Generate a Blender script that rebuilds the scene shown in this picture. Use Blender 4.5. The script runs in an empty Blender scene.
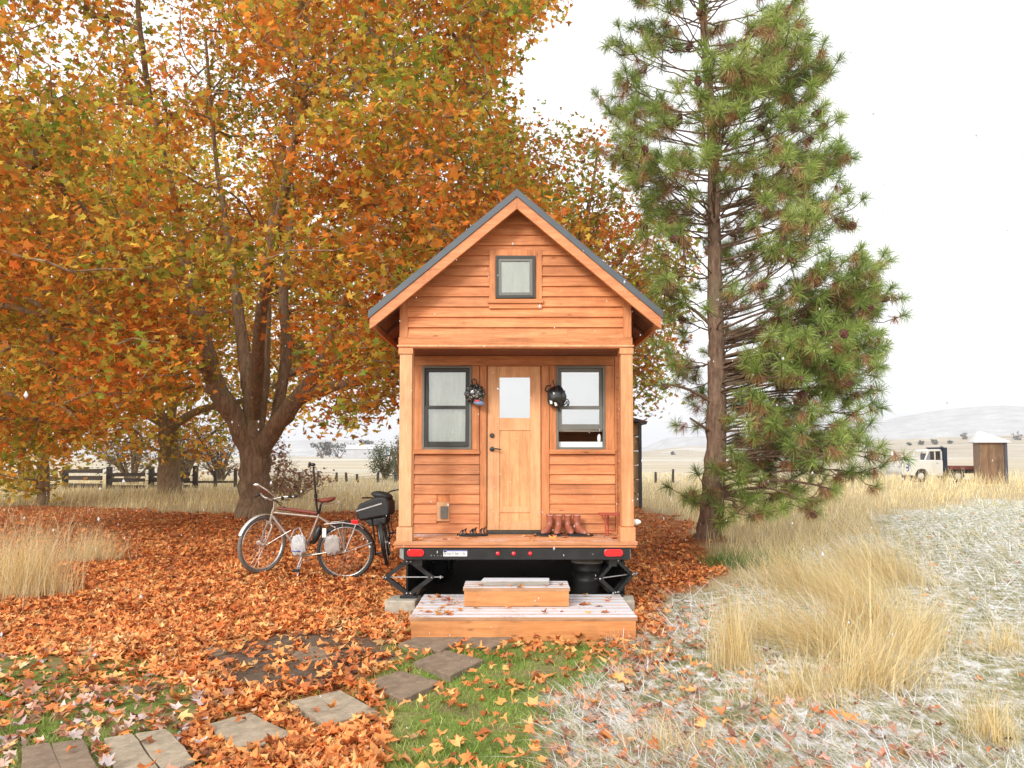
import bpy, math, random
import numpy as np
from mathutils import Vector, Matrix, Euler

rnd = random.Random(7)
rng = np.random.default_rng(11)
SC = bpy.context.scene
COL = SC.collection
R = math.radians

# ---------------------------------------------------------------- camera
EYE = 1.6
FPX = 800.0
PITCH = R(3.0)
SHIFT = 0.0283
cam = bpy.data.objects.new('camera', bpy.data.cameras.new('camera'))
COL.objects.link(cam)
cam.location = (0, 0, EYE)
cam.rotation_euler = (math.pi / 2 + PITCH, 0, 0)
cam.data.sensor_width = 36.0
cam.data.lens = FPX * 36.0 / 1024.0
cam.data.shift_y = SHIFT
cam.data.clip_start = 0.05
cam.data.clip_end = 12000
SC.camera = cam
cP, sP = math.cos(PITCH), math.sin(PITCH)


def at(px, py, Y):
    """point of the scene seen at a pixel, at a distance Y in front of the camera"""
    xc = (px - 512) / FPX
    yc = (384 - py) / FPX + SHIFT * 1024 / FPX
    dy = cP - yc * sP
    dz = sP + yc * cP
    t = Y / dy
    return Vector((xc * t, Y, EYE + dz * t))


def gp(px, py, z=0.0):
    """point of the ground plane under a pixel"""
    xc = (px - 512) / FPX
    yc = (384 - py) / FPX + SHIFT * 1024 / FPX
    dy = cP - yc * sP
    dz = sP + yc * cP
    t = (z - EYE) / dz
    return Vector((xc * t, dy * t, z))


def X(px, Y):
    return at(px, 450, Y).x


def Z(py, Y):
    return at(512, py, Y).z


def project(P):
    P = np.asarray(P, float)
    y = P[:, 1]
    z = P[:, 2] - EYE
    d = y * cP + z * sP
    u = -y * sP + z * cP
    d = np.maximum(d, 0.01)
    return 512 + FPX * P[:, 0] / d, 384 + SHIFT * 1024 - FPX * u / d


# ---------------------------------------------------------------- object helpers
BASE = {}


def put(o, label=None, cat=None, group=None, kind=None):
    if label: o['label'] = label
    if cat: o['category'] = cat
    if group: o['group'] = group
    if kind: o['kind'] = kind
    return o


def thing(name, label, cat, loc=(0, 0, 0), rot=None, group=None, local=False):
    o = bpy.data.objects.new(name, None)
    COL.objects.link(o)
    o.empty_display_size = 0.2
    o.location = loc
    if rot: o.rotation_euler = rot
    BASE[o.name] = Vector((0, 0, 0)) if local else Vector(loc)
    return put(o, label, cat, group)


def copy_tree(o, parent=None):
    c = o.copy()
    COL.objects.link(c)
    c.parent = parent
    for ch in list(o.children):
        copy_tree(ch, c)
    return c


def link_mesh(me, name, material, parent=None, loc=None, bevel=0, smooth=False, label=None):
    o = bpy.data.objects.new(name, me)
    COL.objects.link(o)
    if material: me.materials.append(material)
    if smooth:
        me.polygons.foreach_set('use_smooth', [True] * len(me.polygons))
    if parent is not None:
        off = BASE[parent.name]
        BASE[o.name] = off
        o.parent = parent
        if off.length > 0: me.transform(Matrix.Translation(-off))
    elif loc is not None:
        me.transform(Matrix.Translation(-Vector(loc)))
        o.location = loc
        BASE[o.name] = Vector(loc)
    else:
        BASE[o.name] = Vector((0, 0, 0))
    if bevel:
        m = o.modifiers.new('edge', 'BEVEL')
        m.width = bevel; m.segments = 2; m.limit_method = 'ANGLE'; m.angle_limit = R(40)
    if label: o['label'] = label
    return o


class MB:
    def __init__(s):
        s.v = []; s.f = []

    def add(s, vs, fs):
        n = len(s.v)
        s.v.extend([tuple(p) for p in vs])
        s.f.extend([tuple(i + n for i in f) for f in fs])
        return s

    def box(s, x0, x1, y0, y1, z0, z1, M=None):
        if x0 > x1: x0, x1 = x1, x0
        if y0 > y1: y0, y1 = y1, y0
        if z0 > z1: z0, z1 = z1, z0
        vs = [Vector(p) for p in ((x0, y0, z0), (x1, y0, z0), (x1, y1, z0), (x0, y1, z0), (x0, y0, z1), (x1, y0, z1), (x1, y1, z1), (x0, y1, z1))]
        if M: vs = [M @ p for p in vs]
        return s.add(vs, [(3, 2, 1, 0), (4, 5, 6, 7), (0, 1, 5, 4), (1, 2, 6, 5), (2, 3, 7, 6), (3, 0, 4, 7)])

    def prism(s, poly, a, b, axis='Y', M=None):
        """2-D outline extruded between a and b along an axis (XZ outline for Y, YZ for X, XY for Z)"""
        n = len(poly)
        def P(p, t):
            v = Vector((p[0], t, p[1])) if axis == 'Y' else Vector((t, p[0], p[1])) if axis == 'X' else Vector((p[0], p[1], t))
            return M @ v if M else v
        ar = sum(poly[i][0] * poly[(i + 1) % n][1] - poly[(i + 1) % n][0] * poly[i][1] for i in range(n))
        if (ar > 0) == (axis != 'Y'):
            pass
        else:
            poly = poly[::-1]
        vs = [P(p, a) for p in poly] + [P(p, b) for p in poly]
        fs = [tuple(range(n))[::-1], tuple(range(n, 2 * n))] + [(i, (i + 1) % n, n + (i + 1) % n, n + i) for i in range(n)]
        return s.add(vs, fs)

    def tube(s, pts, rad, n=8, caps=True):
        pts = [Vector(p) for p in pts]
        if not hasattr(rad, '__len__'): rad = [rad] * len(pts)
        up = None
        vs = []
        for i, p in enumerate(pts):
            d = (pts[min(i + 1, len(pts) - 1)] - pts[max(i - 1, 0)])
            if d.length < 1e-9: d = Vector((0, 0, 1))
            d.normalize()
            if up is None:
                up = d.orthogonal().normalized()
            else:
                up = (up - d * up.dot(d))
                if up.length < 1e-6: up = d.orthogonal()
                up.normalize()
            w = d.cross(up)
            for k in range(n):
                a = 2 * math.pi * k / n
                vs.append(p + (up * math.cos(a) + w * math.sin(a)) * rad[i])
        fs = []
        for i in range(len(pts) - 1):
            for k in range(n):
                k2 = (k + 1) % n
                fs.append((i * n + k, i * n + k2, (i + 1) * n + k2, (i + 1) * n + k))
        if caps:
            fs.append(tuple(range(n))[::-1])
            fs.append(tuple((len(pts) - 1) * n + k for k in range(n)))
        return s.add(vs, fs)

    def lathe(s, prof, n=24, M=None, sx=1, sy=1, closed=False):
        vs = []
        for r, z in prof:
            for k in range(n):
                a = 2 * math.pi * k / n
                v = Vector((r * math.cos(a) * sx, r * math.sin(a) * sy, z))
                vs.append(M @ v if M else v)
        fs = []
        m = len(prof)
        for i in range(m if closed else m - 1):
            j = (i + 1) % m
            for k in range(n):
                k2 = (k + 1) % n
                fs.append((i * n + k, i * n + k2, j * n + k2, j * n + k))
        if not closed:
            if prof[0][0] > 1e-5: fs.append(tuple(range(n))[::-1])
            if prof[-1][0] > 1e-5: fs.append(tuple((m - 1) * n + k for k in range(n)))
        return s.add(vs, fs)

    def ball(s, c, r, n=16, m=10, M=None, fn=None):
        if not hasattr(r, '__len__'): r = (r, r, r)
        vs = []
        for i in range(m + 1):
            t = math.pi * i / m
            for k in range(n):
                a = 2 * math.pi * k / n
                u = Vector((math.sin(t) * math.cos(a), math.sin(t) * math.sin(a), math.cos(t)))
                q = fn(u) if fn else 1.0
                v = Vector((u.x * r[0] * q, u.y * r[1] * q, u.z * r[2] * q))
                if M: v = M @ v
                vs.append(Vector(c) + v)
        fs = []
        for i in range(m):
            for k in range(n):
                k2 = (k + 1) % n
                fs.append((i * n + k, (i + 1) * n + k, (i + 1) * n + k2, i * n + k2))
        return s.add(vs, fs)

    def torus(s, c, Rr, r, M=None, n=48, m=8, a0=0, a1=2 * math.pi, sq=1.0):
        full = abs(a1 - a0 - 2 * math.pi) < 1e-6
        vs = []
        cnt = n if full else n + 1
        for i in range(cnt):
            a = a0 + (a1 - a0) * i / n
            for k in range(m):
                b = 2 * math.pi * k / m
                v = Vector(((Rr + r * math.cos(b)) * math.cos(a), r * sq * math.sin(b), (Rr + r * math.cos(b)) * math.sin(a)))
                if M: v = M @ v
                vs.append(Vector(c) + v)
        fs = []
        for i in range(n):
            j = (i + 1) % cnt
            if not full and i == n: break
            for k in range(m):
                k2 = (k + 1) % m
                fs.append((i * m + k, i * m + k2, j * m + k2, j * m + k))
        return s.add(vs, fs)

    def build(s, name, material, parent=None, loc=None, bevel=0, smooth=False, label=None):
        me = bpy.data.meshes.new(name)
        me.from_pydata([tuple(v) for v in s.v], [], s.f)
        me.validate(); me.update()
        import bmesh
        bm = bmesh.new(); bm.from_mesh(me)
        bmesh.ops.remove_doubles(bm, verts=bm.verts, dist=1e-6)
        bmesh.ops.recalc_face_normals(bm, faces=bm.faces)
        bm.to_mesh(me); bm.free()
        o = link_mesh(me, name, material, parent, loc, bevel, smooth, label)
        if smooth:
            try: me.set_sharp_from_angle(angle=R(50))
            except Exception: pass
        return o


def np_mesh(name, V, F, attr=None):
    """mesh from numpy arrays, F is (n,k) with constant k"""
    me = bpy.data.meshes.new(name)
    k = F.shape[1]
    me.vertices.add(len(V))
    me.vertices.foreach_set('co', np.ascontiguousarray(V, dtype=np.float32).ravel())
    me.loops.add(F.size)
    me.loops.foreach_set('vertex_index', np.ascontiguousarray(F, dtype=np.int32).ravel())
    me.polygons.add(len(F))
    me.polygons.foreach_set('loop_start', np.arange(0, F.size, k, dtype=np.int32))
    if attr is not None:
        for nm, A in attr.items():
            a = me.attributes.new(nm, 'FLOAT_COLOR', 'POINT')
            a.data.foreach_set('color', np.ascontiguousarray(A, dtype=np.float32).ravel())
    me.update(calc_edges=True)
    return me


# ---------------------------------------------------------------- materials
def new_mat(name):
    m = bpy.data.materials.new(name)
    m.use_nodes = True
    nt = m.node_tree
    b = nt.nodes['Principled BSDF']
    return m, nt, b


def L(nt, a, b): nt.links.new(a, b)


def rgba(c): return (c[0], c[1], c[2], 1.0)


def ramp(nt, fac, stops, interp='LINEAR'):
    r = nt.nodes.new('ShaderNodeValToRGB')
    r.color_ramp.interpolation = interp
    e = r.color_ramp.elements
    while len(e) < len(stops): e.new(0.5)
    for el, (p, c) in zip(e, stops):
        el.position = p
        el.color = rgba(c) if hasattr(c, '__len__') else (c, c, c, 1)
    L(nt, fac, r.inputs[0])
    return r.outputs[0]


def noise(nt, vec, scale, detail=3, rough=0.55, dist=0.0):
    n = nt.nodes.new('ShaderNodeTexNoise')
    n.inputs['Scale'].default_value = scale
    n.inputs['Detail'].default_value = detail
    n.inputs['Roughness'].default_value = rough
    n.inputs['Distortion'].default_value = dist
    if vec is not None: L(nt, vec, n.inputs['Vector'])
    return n.outputs['Fac']


def mixc(nt, fac, a, b, mode='MIX'):
    m = nt.nodes.new('ShaderNodeMix')
    m.data_type = 'RGBA'; m.blend_type = mode
    for sock, val in ((m.inputs[0], fac), (m.inputs[6], a), (m.inputs[7], b)):
        if hasattr(val, 'is_linked') or hasattr(val, 'links'): L(nt, val, sock)
        elif hasattr(val, '__len__'): sock.default_value = rgba(val)
        else: sock.default_value = val
    return m.outputs[2]


def math_n(nt, op, a, b=0.5):
    m = nt.nodes.new('ShaderNodeMath'); m.operation = op
    for sock, val in ((m.inputs[0], a), (m.inputs[1], b)):
        if hasattr(val, 'links'): L(nt, val, sock)
        else: sock.default_value = val
    return m.outputs[0]


def coords(nt, scale=(1, 1, 1), rand=False):
    tc = nt.nodes.new('ShaderNodeTexCoord')
    mp = nt.nodes.new('ShaderNodeMapping')
    mp.inputs['Scale'].default_value = scale
    L(nt, tc.outputs['Object'], mp.inputs['Vector'])
    out = mp.outputs[0]
    g = None
    if rand:
        g = nt.nodes.new('ShaderNodeNewGeometry').outputs['Random Per Island']
        s = math_n(nt, 'MULTIPLY', g, 57.0)
        c = nt.nodes.new('ShaderNodeCombineXYZ')
        for i in range(3): L(nt, s, c.inputs[i])
        a = nt.nodes.new('ShaderNodeVectorMath'); a.operation = 'ADD'
        L(nt, out, a.inputs[0]); L(nt, c.outputs[0], a.inputs[1])
        out = a.outputs[0]
    return out, g


def bump(nt, b, h, strength=0.3, dist=0.01):
    n = nt.nodes.new('ShaderNodeBump')
    n.inputs['Strength'].default_value = strength
    n.inputs['Distance'].default_value = dist
    L(nt, h, n.inputs['Height']); L(nt, n.outputs[0], b.inputs['Normal'])


def wood(name, lo, mid, hi, axis='X', rough=0.55, knots=True, snow=0.0, vary=0.35, spec=0.35):
    m, nt, b = new_mat(name)
    k = {'X': (0.7, 9, 9), 'Y': (9, 0.7, 9), 'Z': (9, 9, 0.7)}[axis]
    v, g = coords(nt, k, True)
    f1 = noise(nt, v, 2.2, 5, 0.65, 0.6)
    v2, _ = coords(nt, tuple(q * 1.0 for q in k), True)
    f2 = noise(nt, v2, 9.0, 4, 0.7, 0.2)
    f = math_n(nt, 'ADD', math_n(nt, 'MULTIPLY', f1, 0.65), math_n(nt, 'MULTIPLY', f2, 0.35))
    c = ramp(nt, f, [(0.34, lo), (0.5, mid), (0.66, hi)])
    g2 = ramp(nt, g, [(0, (1 - vary,) * 3), (0.5, (1, 1, 1)), (1, (1 + vary * 0.35, 1 + vary * .2, 1 + vary * .1))])
    c = mixc(nt, 1.0, c, g2, 'MULTIPLY')
    if knots:
        kk = {'X': (1.6, 5, 5), 'Y': (5, 1.6, 5), 'Z': (5, 5, 1.6)}[axis]
        v3, _ = coords(nt, kk, True)
        vo = nt.nodes.new('ShaderNodeTexVoronoi'); vo.inputs['Scale'].default_value = 1.7
        L(nt, v3, vo.inputs['Vector'])
        kf = ramp(nt, vo.outputs['Distance'], [(0.03, 1.0), (0.085, 0.25), (0.14, 0.0)])
        c = mixc(nt, math_n(nt, 'MULTIPLY', kf, 0.75), c, tuple(q * 0.35 for q in lo))
    vw, _ = coords(nt, (1, 1, 1))
    st_ = noise(nt, vw, 1.7, 6, 0.7, 0.4)
    c = mixc(nt, 1.0, c, ramp(nt, st_, [(0.3, (0.74, 0.72, 0.70)), (0.5, (1, 1, 1)), (0.7, (1.07, 1.07, 1.08))]), 'MULTIPLY')
    if snow:
        tc = nt.nodes.new('ShaderNodeTexCoord')
        geo = nt.nodes.new('ShaderNodeNewGeometry')
        sx = nt.nodes.new('ShaderNodeSeparateXYZ'); L(nt, geo.outputs['Normal'], sx.inputs[0])
        sn = noise(nt, tc.outputs['Object'], 38.0, 6, 0.75)
        sn2 = noise(nt, tc.outputs['Object'], 3.0, 3, 0.6)
        s = math_n(nt, 'ADD', math_n(nt, 'MULTIPLY', sn, 0.6), math_n(nt, 'MULTIPLY', sn2, 0.5))
        s = math_n(nt, 'ADD', s, snow - 0.5)
        s = ramp(nt, s, [(0.47, 0.0), (0.6, 1.0)])
        up = ramp(nt, sx.outputs[2], [(0.6, 0.0), (0.9, 1.0)])
        c = mixc(nt, math_n(nt, 'MULTIPLY', s, up), c, (0.66, 0.66, 0.69))
    L(nt, c, b.inputs['Base Color'])
    b.inputs['Roughness'].default_value = rough
    b.inputs['Specular IOR Level'].default_value = spec
    bump(nt, b, f2, 0.25, 0.004)
    return m


def plain(name, col, rough=0.5, metal=0.0, spec=0.5, var=0.12, scale=12.0, bmp=0.0, coat=0.0, vec=(1, 1, 1), rand=0.0):
    m, nt, b = new_mat(name)
    v, g = coords(nt, vec, rand > 0)
    f = noise(nt, v, scale, 5, 0.65)
    c = ramp(nt, f, [(0.3, tuple(q * (1 - var) for q in col)), (0.7, tuple(min(1, q * (1 + var)) for q in col))])
    if rand > 0:
        g2 = ramp(nt, g, [(0, (1 - rand,) * 3), (1, (1 + rand * .5,) * 3)])
        c = mixc(nt, 1.0, c, g2, 'MULTIPLY')
    L(nt, c, b.inputs['Base Color'])
    r = ramp(nt, f, [(0.3, max(0, rough - 0.08)), (0.7, min(1, rough + 0.08))])
    L(nt, r, b.inputs['Roughness'])
    b.inputs['Metallic'].default_value = metal
    b.inputs['Specular IOR Level'].default_value = spec
    b.inputs['Coat Weight'].default_value = coat
    if bmp: bump(nt, b, f, bmp, 0.01)
    return m


def foliage(name, stops, clump=0.6, mixclump=0.5, trans=0.35, rough=0.6, snowy=0.0, seed=0.0, snowmix=0.85):
    """leaf-sized faces: each island takes its own colour, drifting in clumps through the crown"""
    m, nt, b = new_mat(name)
    out = nt.nodes['Material Output']
    g = nt.nodes.new('ShaderNodeNewGeometry')
    tc = nt.nodes.new('ShaderNodeTexCoord')
    mp = nt.nodes.new('ShaderNodeMapping'); mp.inputs['Location'].default_value = (seed, seed * 2, seed)
    L(nt, tc.outputs['Object'], mp.inputs['Vector'])
    n = noise(nt, mp.outputs[0], clump, 3, 0.6)
    n = ramp(nt, n, [(0.3, 0.0), (0.7, 1.0)])
    f = math_n(nt, 'ADD', math_n(nt, 'MULTIPLY', n, mixclump), math_n(nt, 'MULTIPLY', g.outputs['Random Per Island'], 1 - mixclump))
    c = ramp(nt, f, stops)
    # brightness of single leaves
    r2 = math_n(nt, 'FRACT', math_n(nt, 'MULTIPLY', g.outputs['Random Per Island'], 91.7), 0)
    c = mixc(nt, 1.0, c, ramp(nt, r2, [(0, (0.50,) * 3), (1, (1.24,) * 3)]), 'MULTIPLY')
    if snowy:
        r3 = math_n(nt, 'FRACT', math_n(nt, 'MULTIPLY', g.outputs['Random Per Island'], 37.3), 0)
        r3 = math_n(nt, 'ADD', math_n(nt, 'MULTIPLY', r3, 0.55), math_n(nt, 'MULTIPLY', n, 0.45))
        s = ramp(nt, r3, [(1 - snowy - 0.02, 0.0), (1 - snowy, snowmix), (1.0, min(1, snowmix + .15))])
        c = mixc(nt, s, c, (0.84, 0.85, 0.88))
    L(nt, c, b.inputs['Base Color'])
    b.inputs['Roughness'].default_value = rough
    b.inputs['Specular IOR Level'].default_value = 0.25
    t = nt.nodes.new('ShaderNodeBsdfTranslucent'); L(nt, c, t.inputs['Color'])
    mx = nt.nodes.new('ShaderNodeMixShader'); mx.inputs[0].default_value = trans
    L(nt, b.outputs[0], mx.inputs[1]); L(nt, t.outputs[0], mx.inputs[2])
    L(nt, mx.outputs[0], out.inputs['Surface'])
    return m


def bark(name, lo, hi, sc=(9, 9, 1.6)):
    m, nt, b = new_mat(name)
    v, _ = coords(nt, sc)
    f = noise(nt, v, 1.6, 8, 0.7, 0.5)
    v2, _ = coords(nt, (1, 1, 1))
    f2 = noise(nt, v2, 2.0, 4, 0.6)
    c = ramp(nt, f, [(0.32, lo), (0.5, tuple((p + q) / 2 for p, q in zip(lo, hi))), (0.68, hi)])
    c = mixc(nt, ramp(nt, f2, [(0.5, 0.0), (0.72, 0.45)]), c, (0.16, 0.17, 0.09))
    L(nt, c, b.inputs['Base Color'])
    b.inputs['Roughness'].default_value = 0.9
    b.inputs['Specular IOR Level'].default_value = 0.2
    bump(nt, b, f, 0.9, 0.05)
    return m


def glass(name, add=0.10):
    m, nt, b = new_mat(name)
    out = nt.nodes['Material Output']
    tr = nt.nodes.new('ShaderNodeBsdfTransparent'); tr.inputs[0].default_value = (0.98, 1.0, 0.98, 1)
    gl = nt.nodes.new('ShaderNodeBsdfGlossy'); gl.inputs['Roughness'].default_value = 0.02
    fr = nt.nodes.new('ShaderNodeFresnel'); fr.inputs[0].default_value = 1.7
    v, _ = coords(nt)
    f = noise(nt, v, 1.5, 2)
    n = nt.nodes.new('ShaderNodeBump'); n.inputs['Strength'].default_value = 0.06; n.inputs['Distance'].default_value = 0.02
    L(nt, f, n.inputs['Height']); L(nt, n.outputs[0], gl.inputs['Normal'])
    mx = nt.nodes.new('ShaderNodeMixShader')
    L(nt, math_n(nt, 'ADD', fr.outputs[0], add), mx.inputs[0]); L(nt, tr.outputs[0], mx.inputs[1]); L(nt, gl.outputs[0], mx.inputs[2])
    L(nt, mx.outputs[0], out.inputs['Surface'])
    return m


M = {}
CL, CM, CH = (0.41, 0.135, 0.046), (0.61, 0.228, 0.084), (0.75, 0.325, 0.135)
M['cedar_x'] = wood('cedar siding', CL, CM, CH, 'X', vary=0.24)
M['cedar_z'] = wood('cedar trim', CL, CM, CH, 'Z', vary=0.2)
M['rake'] = wood('cedar rake', (0.48, 0.165, 0.06), (0.62, 0.24, 0.10), (0.72, 0.33, 0.145), 'X', vary=0.1)
M['post'] = wood('pale post', (0.56, 0.27, 0.12), (0.70, 0.38, 0.19), (0.78, 0.48, 0.26), 'Z', vary=0.1)
M['post2'] = wood('orange post', (0.52, 0.20, 0.08), (0.66, 0.29, 0.125), (0.74, 0.38, 0.18), 'Z', vary=0.1)
M['door'] = wood('fir door', (0.60, 0.27, 0.115), (0.75, 0.38, 0.18), (0.82, 0.47, 0.25), 'Z', knots=False, vary=0.12)
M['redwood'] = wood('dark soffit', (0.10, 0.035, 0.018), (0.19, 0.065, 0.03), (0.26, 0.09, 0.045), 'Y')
M['deck'] = wood('porch deck', (0.44, 0.17, 0.075), (0.62, 0.27, 0.12), (0.74, 0.40, 0.2), 'X', snow=0.40)
M['step'] = wood('step cladding', (0.46, 0.17, 0.055), (0.60, 0.25, 0.085), (0.70, 0.33, 0.13), 'X', vary=0.1)
M['step_top'] = wood('snowy tread', (0.34, 0.17, 0.09), (0.48, 0.26, 0.14), (0.60, 0.36, 0.2), 'X', snow=0.58)
M['roof'] = plain('metal roof', (0.085, 0.095, 0.105), 0.45, 0.3, var=0.15, scale=4)
M['bronze'] = plain('dark bronze frame', (0.045, 0.045, 0.038), 0.42, 0.2, var=0.1)
M['bronze_light'] = plain('grey frame edge', (0.16, 0.155, 0.135), 0.45, 0.1, var=0.1)
M['glass'] = glass('window glass')
M['glass_b'] = glass('coated window glass', 0.36)
M['cream'] = plain('cream curtain', (0.92, 0.90, 0.64), 0.9, spec=0.1, var=0.12, scale=3.5, vec=(5, 1, 1))
M['white_blind'] = plain('white blind', (0.92, 0.92, 0.86), 0.9, spec=0.1, var=0.04, scale=2)  # white that imitates bright daylight behind the panes
M['black'] = plain('black paint', (0.014, 0.014, 0.014), 0.4, var=0.4, scale=9)
M['rubber'] = plain('rubber', (0.03, 0.03, 0.03), 0.8, spec=0.2, var=0.3, scale=30)
M['steel'] = plain('steel', (0.55, 0.54, 0.52), 0.32, 0.9, var=0.12)
M['zinc'] = plain('zinc cap', (0.30, 0.31, 0.28), 0.5, 0.4, var=0.2)
M['red_lens'] = plain('red lens', (0.78, 0.02, 0.025), 0.18, coat=0.6, var=0.12, scale=60)
M['white_paint'] = plain('white paint', (0.80, 0.80, 0.78), 0.45, var=0.05)
M['blue'] = plain('blue', (0.05, 0.07, 0.35), 0.5)
M['concrete'] = plain('concrete', (0.40, 0.36, 0.29), 0.9, spec=0.2, var=0.25, scale=14, bmp=0.4)
M['stone'] = plain('paving stone', (0.22, 0.16, 0.11), 0.9, spec=0.2, var=0.34, scale=16, bmp=0.6)
M['stone_tan'] = plain('tan paving stone', (0.34, 0.275, 0.195), 0.9, spec=0.2, var=0.30, scale=16, bmp=0.6)
EXPOSURE = 0.7
HAZE = 0.0004

# ---------------------------------------------------------------- lattice noise (numpy)
_tab = np.random.default_rng(5).random((256, 256))


def vnoise(x, y, s=1.0, o=0):
    x = np.asarray(x, float) * s + 37.3 * o; y = np.asarray(y, float) * s + 11.9 * o
    xi = np.floor(x).astype(int); yi = np.floor(y).astype(int)
    fx = x - xi; fy = y - yi
    fx = fx * fx * (3 - 2 * fx); fy = fy * fy * (3 - 2 * fy)
    g = lambda a, b: _tab[a % 256, b % 256]
    return (g(xi, yi) * (1 - fx) + g(xi + 1, yi) * fx) * (1 - fy) + (g(xi, yi + 1) * (1 - fx) + g(xi + 1, yi + 1) * fx) * fy


def fbm(x, y, s=1.0, o=0):
    return 0.55 * vnoise(x, y, s, o) + 0.3 * vnoise(x, y, s * 2.1, o + 1) + 0.15 * vnoise(x, y, s * 4.3, o + 2)


def hgt(x, y):
    x = np.asarray(x, float); y = np.asarray(y, float)
    near = np.clip((y - 2) / 6, 0, 1)
    h = 0.07 * (fbm(x, y, 0.8) - 0.5) + 0.035 * (vnoise(x, y, 2.7, 5) - 0.5)
    h = h + 0.10 * np.exp(-(((x + 3.45) / 0.9) ** 2 + ((y - 10.4) / 1.2) ** 2))       # leaf drift under the front wheel
    h = h + 0.12 * np.exp(-(((x + 6.1) / 2.0) ** 2 + ((y - 19.0) / 2.0) ** 2))
    h = h + 0.15 * np.exp(-(((x - 3.4) / 0.9) ** 2 + ((y - 13.8) / 0.9) ** 2))
    flat = np.exp(-(np.maximum(0, np.abs(x - 0.1) - 1.4) / 0.4) ** 2) * np.exp(-(np.maximum(0, np.abs(y - 10) - 3.6) / 0.4) ** 2)
    h = h * (1 - flat)
    far = np.clip((y - 60) / 300, 0, 1)
    h = h + far * 3.0 * (fbm(x, y, 0.006, 3) - 0.62)
    return h


def polyw(pts):
    return np.array([[gp(a, b).x, gp(a, b).y] for a, b in pts])


def inside(P, x, y):
    c = np.zeros(x.shape, bool)
    n = len(P)
    for i in range(n):
        x0, y0 = P[i]; x1, y1 = P[(i + 1) % n]
        if y0 == y1: continue
        t = ((y0 > y) != (y1 > y)) & (x < (x1 - x0) * (y - y0) / (y1 - y0) + x0)
        c ^= t
    return c


ZP = {
    'leaf': polyw([(-900, 512), (60, 506), (240, 516), (395, 512), (640, 506), (690, 524), (712, 560), (690, 596), (652, 612), (642, 640), (520, 652), (470, 640), (430, 668), (405, 705), (395, 768), (380, 1000), (-1200, 1000)]),
    'grass': polyw([(405, 650), (520, 640), (650, 640), (590, 700), (570, 768), (560, 1000), (330, 1000), (385, 740), (405, 700)]),
    'mossy': polyw([(-300, 668), (60, 662), (150, 668), (188, 700), (175, 745), (110, 752), (100, 1000), (-900, 1000)]),
    'dirt': polyw([(190, 648), (300, 632), (390, 640), (420, 655), (380, 680), (290, 690), (200, 682)]),
    'dryl': polyw([(-1500, 482), (235, 482), (236, 503), (130, 512), (105, 545), (60, 575), (20, 625), (-80, 660), (-900, 760)]),
    'band': polyw([(-1500, 478), (640, 478), (640, 508), (395, 512), (240, 514), (100, 507), (-1500, 512)]),
    'snow': polyw([(640, 636), (665, 606), (705, 596), (770, 575), (850, 536), (905, 512), (985, 500), (1700, 496), (2200, 1000), (545, 1000), (572, 768), (560, 712), (600, 672)]),
    'straw': polyw([(640, 470), (1700, 470), (1700, 490), (985, 497), (905, 508), (850, 534), (770, 578), (720, 570), (692, 528), (640, 508)]),
}


def zone(nm, x, y, jit=0.25):
    j = jit * np.clip(np.asarray(y) / 6.0, 0.6, 6)
    jx = (fbm(x, y, 0.9, 20) - 0.5) * 2 * j + (vnoise(x, y, 5.0, 23) - 0.5) * j * .8
    jy = (fbm(x, y, 0.9, 30) - 0.5) * 2 * j + (vnoise(x, y, 5.0, 33) - 0.5) * j * .8
    return inside(ZP[nm], np.asarray(x) + jx, np.asarray(y) + jy)


def soft(nm, x, y, jit=0.25, r=0.12, n=4):
    s = 0
    for k in range(n):
        a = 2 * math.pi * k / n + .4
        s = s + zone(nm, x + r * math.cos(a), y + r * math.sin(a), jit)
    return s / n


# one ground sheet, dense near the camera and reaching the horizon
def axis_steps(a, b, near, growth, start):
    out = [start]; s = near
    while out[-1] < b:
        out.append(out[-1] + s); s *= growth
    neg = [start]; s = near
    while neg[-1] > a:
        neg.append(neg[-1] - s); s *= growth
    return np.array(sorted(set(neg[1:] + out)))


gx = axis_steps(-3200, 3200, 0.09, 1.028, -0.5)
gy = np.concatenate([np.linspace(-40, 1.5, 20), np.arange(1.6, 14, 0.09)])
s = 0.1; ys = [14.0]
while ys[-1] < 3000:
    ys.append(ys[-1] + s); s *= 1.03
gy = np.concatenate([gy, ys])
GX, GY = np.meshgrid(gx, gy)
GZ = hgt(GX, GY)
nx_, ny_ = len(gx), len(gy)
idx = np.arange(nx_ * ny_).reshape(ny_, nx_)
F = np.stack([idx[:-1, :-1].ravel(), idx[:-1, 1:].ravel(), idx[1:, 1:].ravel(), idx[1:, :-1].ravel()], 1)
fx_, fy_ = GX.ravel(), GY.ravel()
zc = np.zeros((nx_ * ny_, 4)); zc[:, 3] = 1
wl = soft('leaf', fx_, fy_); wg = np.maximum(soft('grass', fx_, fy_), soft('mossy', fx_, fy_)); ws = soft('snow', fx_, fy_)
wd = soft('dirt', fx_, fy_)
zc[:, 0] = wl * (1 - wg); zc[:, 1] = wg; zc[:, 2] = ws
zd = np.zeros((nx_ * ny_, 4)); zd[:, 3] = 1
under = (np.abs(fx_ - 0.1) < 1.35) & (fy_ > 8.1) & (fy_ < 13.3)  # ground below the house: its shade is put into a dark soil colour
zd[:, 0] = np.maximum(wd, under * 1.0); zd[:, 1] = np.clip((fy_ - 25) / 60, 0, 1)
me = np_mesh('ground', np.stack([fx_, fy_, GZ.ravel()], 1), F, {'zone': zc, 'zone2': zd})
me.polygons.foreach_set('use_smooth', [True] * len(me.polygons))

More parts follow.
